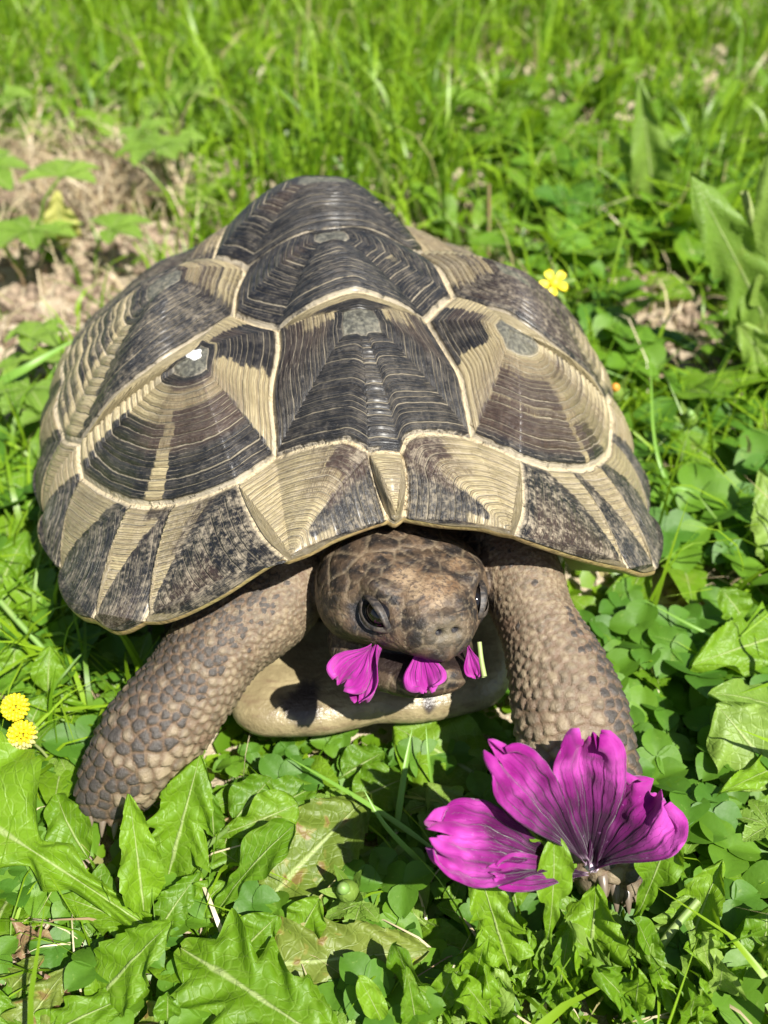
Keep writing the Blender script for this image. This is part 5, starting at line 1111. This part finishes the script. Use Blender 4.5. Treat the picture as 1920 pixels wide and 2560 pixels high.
# ================================================================ FLOWERS AND SMALL THINGS
def petal_material(name='mallow_petal', vs_=1.):
    M = NT(name); m = M.math; uv = M.coord('UV'); co = M.coord('Object'); sx = M.n('ShaderNodeSeparateXYZ', {0: uv}); U, V = sx.outputs[0], sx.outputs[1]
    n1 = M.noise(260, 4, co, .6); n2 = M.noise(900, 3, co); n3 = M.noise(120, 2, co)
    b = M.mix(M.ss(n3, .35, .7), (.31, .011, .23), (.58, .085, .47))
    b = M.mix(M.ss(m('ADD', U, m('MULTIPLY', m('SUBTRACT', n3, .5), .5)), 1.0, .22), b, (.035, .0008, .030) if vs_ == 1. else (.40, .025, .31))
    d = m('ADD', m('MULTIPLY', m('SUBTRACT', V, .5), 7.), m('MULTIPLY', m('SUBTRACT', n3, .5), m('MULTIPLY', U, 2.2)))
    f = m('ABSOLUTE', m('SUBTRACT', m('FRACT', d), .5)); vein = m('MULTIPLY', M.ss(m('MULTIPLY', f, m('ADD', .55, U)), .19, .0), M.ss(U, 1.05, .35))
    d2 = m('ADD', m('MULTIPLY', m('SUBTRACT', V, .5), 19.), m('MULTIPLY', n1, 2.5)); f2 = m('ABSOLUTE', m('SUBTRACT', m('FRACT', d2), .5)); v2 = m('MULTIPLY', M.ss(f2, .10, .0), M.ss(U, 1.1, .3))
    b = M.mix(m('MULTIPLY', vein, .88 * vs_), b, (.030, .0008, .026)); b = M.mix(m('MULTIPLY', v2, .35), b, (.10, .004, .09))
    b = M.mix(m('MULTIPLY', M.ss(U, .07, .0), 1. if vs_ == 1. else 0.), b, (.45, .32, .42)); b = M.mix(m('MULTIPLY', M.ss(n2, .68, .74), .4), b, (.45, .2, .45))
    h = m('SUBTRACT', m('MULTIPLY', n1, .6), m('MULTIPLY', m('ADD', vein, m('MULTIPLY', v2, .5)), .6))
    M.final(Base_Color=b, Roughness=.6, Normal=M.bump(h, .7, .0010), Specular_IOR_Level=.12, Sheen_Weight=.2)
    tr = M.n('ShaderNodeBsdfTranslucent', {'Color': M.mix(.4, b, (.68, .03, .46))}); ms = M.n('ShaderNodeMixShader', {0: .32}); M.t.links.new(M.b.outputs[0], ms.inputs[1]); M.t.links.new(tr.outputs[0], ms.inputs[2]); M.t.links.new(ms.outputs[0], M.out.inputs[0]); return M.m
M_PET = petal_material(); M_PET2 = petal_material('chewed_petal', .25)
def petal(B, T, Wd, seed, nvec, cup=.25, ruf=.10, curl=.1, nu=44, nv=31, notch=.06, fold=0.):
    r = np.random.default_rng(seed); y = T - B; L = np.linalg.norm(y); y /= L; z = np.array(nvec, float); z -= y * (z @ y); z /= np.linalg.norm(z); x = np.cross(y, z)
    u = np.linspace(0, 1, nu); v = np.linspace(-1, 1, nv); U, Vv = np.meshgrid(u, v, indexing='ij')
    hw = (.09 + .91 * smooth01(U, -.05, .74) ** 1.1) * np.sqrt(np.clip(1 - np.clip((U - .70) / .31, 0, 1) ** 4., .0, 1)); hw = np.maximum(hw, .02)
    tipw = 1 + .05 * np.sin(Vv * 7 + r.uniform(0, 6)) + .035 * np.sin(Vv * 17 + r.uniform(0, 6)) - notch * np.exp(-(Vv / .25) ** 2)
    X = Vv * hw * Wd / 2; Y = U * L * (1 - (1 - tipw) * smooth01(U, .6, 1))
    Z = cup * Wd * .5 * Vv ** 2 * (1 - .5 * U) - curl * L * U ** 3 + ruf * Wd * U ** 1.5 * (np.sin(Vv * 5 + r.uniform(0, 6)) * .5 + np.sin(Vv * 11 + U * 4 + r.uniform(0, 6)) * .3)
    Z += fold * np.abs(Vv) * Wd * U
    N_ = np.stack([X.ravel() * 2.6, Y.ravel() * 2.0, np.full(X.size, seed * 1.7)], -1); Z += ((vnoise(N_, seed) - .5) * .22 * Wd).reshape(Z.shape) * U
    Z += ((vnoise(N_ * 3, seed + 1) - .5) * .06 * Wd).reshape(Z.shape) * U
    V = B + X[..., None] * x + Y[..., None] * y + Z[..., None] * z
    return V.reshape(-1, 3), grid_faces(nu, nv), np.stack([U, (Vv + 1) / 2], -1).reshape(-1, 2)
def add_petal(name, parent, *a, **k):
    mt = k.pop('mat', M_PET); V, F, uv = petal(*a, **k); o = link(name, make_mesh(name, V, F, mt, uv=uv), parent); md = o.modifiers.new('thickness', 'SOLIDIFY'); md.thickness = .00018; return o
FB = L3(1480, 2165, -5.35)
fl = empty('mallow_flower', FB, label='large purple flower with dark veins lying before the front foot at the right', category='flower')
vw = CAM - FB; vw /= np.linalg.norm(vw)
def cmw(px_, P): return px_ / FPX * depth(P)
for bp, tp, yb, yt, w, nv_, sd, kw in (
        ((1476, 2160), (1470, 1838), -5.30, -4.25, 190, vw * 1. + [.15, 0, .1], 3, dict(cup=.35, ruf=.14, curl=.02)),
        ((1490, 2165), (1640, 1975), -5.35, -4.75, 270, vw * 1. + [-.25, 0, .2], 4, dict(cup=.40, ruf=.13, curl=.0)),
        ((1455, 2150), (1255, 1890), -5.45, -4.75, 165, vw * .8 + [.3, -.1, .4], 5, dict(cup=.25, ruf=.15, curl=.05)),
        ((1425, 2165), (1090, 2085), -5.55, -5.5, 215, vw * .9 + [.1, 0, .35], 6, dict(cup=.12, ruf=.20, curl=.02)),
        ((1465, 2185), (1240, 2178), -5.6, -5.95, 95, vw * .5 + [0, -.3, .6], 7, dict(cup=.2, ruf=.10, curl=.0))):
    B, T = L3(*bp, yb), L3(*tp, yt); add_petal('petal', fl, B, T, cmw(w, T), sd, nv_, **kw)
M = NT('flower_heart'); M_HEART = M.final(Base_Color=(.62, .50, .58), Roughness=.5)
V, F = ball(FB + vw * .02, HB, (.16, .16, .13), 14, 8); link('calyx', make_mesh('calyx', V, F, M_HEART), fl)
# petals held in the mouth
def mouth_pt(px_, py_, hx_, hy_, hz_, off=0.): return at_d(px_, py_, depth(H(hx_, hy_, hz_)) - off)
mp = empty('petal_piece', H(-1.0, .9, -1.0), label='folded magenta petal hanging from the picture-left corner of the mouth', category='petal', group='petals in the mouth of the tortoise')
add_petal('petal', mp, mouth_pt(928, 1618, -1.0, .9, -.9, -.1), mouth_pt(850, 1712, -1.0, .7, -1.3, .45), cmw(118, NOSE), 11, vw + [.5, 0, .3], cup=.3, ruf=.24, curl=.0, notch=.1, mat=M_PET2)
add_petal('petal', mp, mouth_pt(955, 1622, -.9, .8, -.9, -.1), mouth_pt(905, 1752, -.9, .7, -1.5, .5), cmw(98, NOSE), 12, vw + [-.8, 0, .1], cup=.5, ruf=.16, curl=.0, notch=.0, mat=M_PET2)
mp2 = empty('petal_piece', H(-.1, .3, -1.2), label='rounded magenta petal between the jaws below the nostrils', category='petal', group='petals in the mouth of the tortoise')
add_petal('petal', mp2, mouth_pt(1050, 1615, -.2, .5, -.9, -.15), mouth_pt(1068, 1728, -.1, .3, -1.5, .40), cmw(112, NOSE), 13, vw + [0, 0, .2], cup=.25, ruf=.16, curl=.0, notch=.0, mat=M_PET2)
mp3 = empty('petal_piece', H(.8, .5, -1.1), label='small magenta petal scrap at the picture-right corner of the mouth', category='petal', group='petals in the mouth of the tortoise')
add_petal('petal', mp3, mouth_pt(1170, 1612, .7, .5, -.9, .0), mouth_pt(1190, 1692, .8, .5, -1.4, .25), cmw(52, NOSE), 14, vw, cup=.3, ruf=.2, curl=.0, mat=M_PET2)
st = empty('flower_stalk', H(.9, .5, -1.0), label='short pale green stalk poking out of the mouth', category='stalk')
V, F = tube_mesh(catmull(np.array([mouth_pt(1198, 1605, .8, .5, -.9, .05), mouth_pt(1203, 1650, .9, .5, -1.2, .25), mouth_pt(1211, 1692, .9, .4, -1.4, .35)]), 8), .055, .06, 8); link('stem', make_mesh('stem', V, F, M_STEM), st)
# yellow flowers
M = NT('yellow_petal'); n_ = M.noise(300, 2, M.coord('Object')); M_YPET = M.final(Base_Color=M.mix(n_, (.80, .58, .01), (.85, .74, .03)), Roughness=.5)
M = NT('dry_floret'); n_ = M.noise(300, 2, M.coord('Object')); M_DRYF = M.final(Base_Color=M.mix(n_, (.55, .46, .18), (.42, .42, .12)), Roughness=.6)
def medick(px, py, z, rad_, lab, faded):
    c = at_z(px, py, z); root = empty('medick_flower', (c[0], c[1], 0), label=lab, category='flower', group='yellow medick flowers')
    r = np.random.default_rng(int(px)); n = 90; gr = (math.sqrt(5) - 1) / 2; sets = {0: [], 1: []}
    for i in range(n):
        zz = 1 - 1.95 * (i + .5) / n; th = 2 * math.pi * gr * i; q = math.sqrt(max(0, 1 - zz * zz)); d = np.array([q * math.cos(th), q * math.sin(th), zz]); up = np.array([0, 0, 1.]) if abs(zz) < .9 else np.array([1., 0, 0]); s = np.cross(d, up); s /= np.linalg.norm(s); t = np.cross(s, d)
        V, F = ball(c + d * rad_ * .80, np.stack([s, t, d]), (rad_ * .14, rad_ * .17, rad_ * .26), 7, 5); sets[1 if (faded and zz < .15) else 0].append((V, F))
    for k, mt in ((0, M_YPET), (1, M_DRYF)):
        if not sets[k]: continue
        V, F, o = [], [], 0
        for v, f in sets[k]: V += v; F += [[i + o for i in q] for q in f]; o += len(v)
        link('floret_head' if k == 0 else 'faded_florets', make_mesh('florets', V, F, mt), root)
    stalk(root, [c, c + [.2, .3, -z * .5], (c[0] + .4, c[1] + .3, 0)], .035, .04, M_STEM)
medick(38, 1768, 2.6, .34, 'bright yellow clover-like flower head, the upper one at the left edge', False)
medick(56, 1838, 2.3, .36, 'half faded yellow flower head just under the bright one at the left edge', True)
def star_flower(px, py, Y, R_, lab):
    c = at_y(px, py, Y); root = empty('yellow_flower', (c[0], c[1], 0), label=lab, category='flower'); v = CAM - c; v /= np.linalg.norm(v); nn = v * .8 + np.array([0, 0, .5]); nn /= np.linalg.norm(nn); x = np.cross(nn, [0, 0, 1.]); x /= np.linalg.norm(x); y = np.cross(nn, x)
    for k in range(5):
        a = k * 2 * math.pi / 5 + .3; d = x * math.cos(a) + y * math.sin(a); V, F, uv = petal(c, c + d * R_ + nn * R_ * .2, R_ * .62, 30 + k, nn, cup=.2, ruf=.05, nu=12, nv=9); link('petal', make_mesh('petal', V, F, M_YPET, uv=uv), root)
        a += math.pi / 5; d = x * math.cos(a) + y * math.sin(a); V, F, uv = leaf_grid('lance', R_ * 1.6, R_ * .5, 40 + k, nu=14, nv=5); z2 = nn; x2 = np.cross(d, z2); V = c - nn * .06 + V[:, :1] * x2 + V[:, 1:2] * d + V[:, 2:] * z2 * .3; link('sepal', make_mesh('sepal', V, F, M_PALE, uv=uv), root)
    V, F = ball(c + nn * .08, np.stack([x, y, nn]), (R_ * .38, R_ * .38, R_ * .22), 12, 6); link('flower_centre', make_mesh('flower_centre', V, F, M_YPET), root)
    stalk(root, [c, c * [1, 1, .5] + [.3, .2, 0], (c[0] + .5, c[1] + .3, 0)], .05, .06, M_STEM)
star_flower(1385, 708, 17.5, .52, 'open yellow flower with pointed green sepals behind the right flank')
star_flower(1478, 680, 21, .3, 'tiny pale flower just beyond the open yellow one') if False else None
def bud(px, py, Y, lab, tipm):
    c = at_y(px, py, Y); root = empty('flower_bud', (c[0], c[1], 0), label=lab, category='flower bud', group='green flower buds'); B_ = np.eye(3); ax = np.array([-.25, -.3, .9]); ax /= np.linalg.norm(ax); x = np.cross(ax, [0, 1, 0]); x /= np.linalg.norm(x); y = np.cross(ax, x)
    V, F = ball(c, np.stack([x, y, ax]), (.26, .26, .36), 14, 8); link('bud', make_mesh('bud', V, F, M_PALE, uv=np.full((len(V), 2), .3)), root)
    for k in range(5):
        a = k * 1.2566; d = (x * math.cos(a) + y * math.sin(a)) * .55 + ax * .85; d /= np.linalg.norm(d); V, F, uv = leaf_grid('lance', .75, .3, 60 + k, nu=12, nv=5); z2 = -(x * math.cos(a) + y * math.sin(a)); x2 = np.cross(d, z2); V = c - ax * .2 + (x * math.cos(a) + y * math.sin(a)) * .15 + V[:, :1] * x2 + V[:, 1:2] * d + V[:, 2:] * z2 * .3; link('sepal', make_mesh('sepal', V, F, M_PALE, uv=uv), root)
    V, F = ball(c + ax * .36, np.stack([x, y, ax]), (.15, .15, .16), 10, 6); link('bud_tip', make_mesh('bud_tip', V, F, tipm), root)
    stalk(root, [c - ax * .3, c * [1, 1, .5], (c[0] + .4, c[1] + .4, 0)], .05, .06, M_STEM)
M = NT('orange_tip'); M_OR = M.final(Base_Color=(.60, .26, .03), Roughness=.6)
bud(1540, 985, 11.5, 'green flower bud with an orange withered tip beside the shell at the right', M_OR)
bud(1725, 1050, 11.5, 'closed green bud among the grass further right of the shell', M_STEM)
bud(870, 2228, -4.4, 'small green bud with spread sepals beside the spotted leaf', M_STEM)
# single conspicuous plants in the background
Q = empty('dock', at_z(1650, 520, 0), label='tall pale dock leaf standing upright in the grass at upper right', category='weed')
b0 = at_z(1640, 560, 0); hero_leaf(Q, None, None, 0, 0, 1, 'oval', M_PALE, base=b0) if False else None
def upright(parent, bpx, tpx, zb, wpx, kind, mat, Ydy=0., **kw):
    B = at_z(*bpx, zb); T = at_y(*tpx, B[1] + Ydy); x, y, z, L = frame_to(B, T, kw.pop('roll', 0.), .15); _seed[0] += 1; V, F, uv = leaf_grid(kind, L, wpx / FPX * depth(T), _seed[0], nu=40, nv=9, **kw); V = B + V[:, :1] * x + V[:, 1:2] * y + V[:, 2:] * z; return link('leaf', make_mesh('leaf', V, F, mat, uv=uv), parent)
upright(Q, (1640, 560), (1598, 195), 0, 110, 'lance', M_PALE, fold=.5, wave=.05); upright(Q, (1650, 560), (1540, 330), 0, 70, 'lance', M_PALE); upright(Q, (1650, 565), (1720, 420), 0, 90, 'lance', M_WEED)
Q = empty('thistle', at_z(1960, 900, 0), label='stout weed with pale toothed leaves at the right edge behind the shell', category='weed')
stalk(Q, [at_z(1960, 930, 0), at_y(1915, 680, at_z(1960, 930, 0)[1]), at_y(1860, 480, at_z(1960, 930, 0)[1])], .28, .15, M_STEM)
upright(Q, (1955, 900), (1725, 430), 1, 190, 'tooth', M_PALE, fold=.2, wave=.06); upright(Q, (1955, 900), (1925, 360), 1, 170, 'tooth', M_PALE, wave=.06); upright(Q, (1950, 930), (1830, 600), .5, 130, 'lance', M_PALE); upright(Q, (1960, 980), (1840, 800), .3, 130, 'tooth', M_PALE)
Q = empty('sorrel', at_z(1225, 640, 0), label='reddish upright stalk in the grass right behind the shell', category='weed')
stalk(Q, [at_z(1222, 640, 0), at_y(1222, 460, at_z(1222, 640, 0)[1])], .12, .08, M_RSTEM); upright(Q, (1225, 640), (1160, 560), 0, 60, 'lance', M_WEED); upright(Q, (1225, 640), (1290, 540), 0, 60, 'lance', M_WEED)
Q = empty('cinquefoil', at_z(150, 640, 0), label='weed with one yellowing leaf on the bare soil at the left', category='weed')
upright(Q, (165, 615), (140, 478), .3, 95, 'lance', M_YELL, roll=.2, fold=.2)
def cinq_at(parent, px, z, s, seed):
    V, F, uv = cinq_leaf(seed); p = at_z(*px, 0); return link('leaf', make_mesh('leaf', V * s + [p[0], p[1], z], F, M_CINQ, uv=uv), parent)
for px, s, sd in (((110, 640), 1.9, 701), ((170, 660), 1.6, 702), ((60, 690), 1.7, 703), ((240, 690), 1.7, 704), ((20, 600), 1.8, 705)): cinq_at(Q, px, 0, s, sd)
# long grass blades one can tell apart
def long_blade(pts, w, lab):
    P = catmull(np.array([at_z(x, y, z) for x, y, z in pts]), 26); n = len(P); u = np.linspace(0, 1, n); T = np.gradient(P, axis=0); T /= np.linalg.norm(T, axis=1, keepdims=True); v = CAM - P; v /= np.linalg.norm(v, axis=1, keepdims=True); S = np.cross(T, v * .7 + np.array([0, 0, .5])); S /= np.linalg.norm(S, axis=1, keepdims=True); nrm = np.cross(S, T)
    hw = (w / 2 * (1 - u ** 3) * (.5 + .5 * np.minimum(1, u * 5)) + .004)[:, None]; V = np.stack([P - S * hw + nrm * hw * .5, P, P + S * hw + nrm * hw * .5], 1).reshape(-1, 3)
    o = link('grass_blade', make_mesh('grass_blade', V, grid_faces(n, 3), M_BLADE, uv=np.stack([np.repeat(u, 3), np.tile([0, .5, 1.], n)], -1), attrs={'rand': np.full(len(V), .55)}), None, label=lab, category='grass blade', group='long single grass blades'); return o
M_BLADE = blade_material('long_blade', (.13, .30, .03), (.22, .40, .06), (.42, .36, .17), .0, .3)
long_blade([(-60, 990, 1.5), (60, 925, 2.6), (195, 845, 3.0)], .34, 'broad green grass blade reaching toward the left flank of the shell')
long_blade([(30, 1080, 1.), (100, 980, 1.8), (150, 900, 2.2)], .10, 'thin grass blade crossing the soil left of the shell')
long_blade([(1065, 2170, .8), (960, 2060, 1.8), (910, 1975, 2.3)], .12, 'pale grass blade arching to the tip of the spotted leaf')
long_blade([(1080, 2120, .9), (950, 2030, 1.3), (725, 1895, 1.5)], .13, 'long grass blade lying from the purple flower toward the chin')
long_blade([(1085, 1990, .3), (1072, 1900, 1.4), (1065, 1815, 1.9)], .07, 'dark thin grass blade standing under the chin')
long_blade([(990, 2080, .6), (1010, 1940, 1.6), (1030, 1825, 2.2)], .16, 'yellowish grass ear under the chin')
long_blade([(1300, 860, 3.0), (1440, 900, 2.6), (1585, 955, 1.8)], .10, 'thin grass blade lying across the weeds behind the right flank')
long_blade([(1740, 1330, .5), (1650, 1160, 2.6), (1625, 900, 4.0)], .13, 'upright grass blade right of the shell')
long_blade([(1640, 1310, 1.2), (1690, 1225, 2.2), (1735, 1230, 2.2)], .22, 'pale bent grass blade beside the right rim of the shell')
long_blade([(1900, 1640, .8), (1760, 1580, 1.4), (1610, 1500, 1.7)], .10, 'long thin runner right of the front leg')
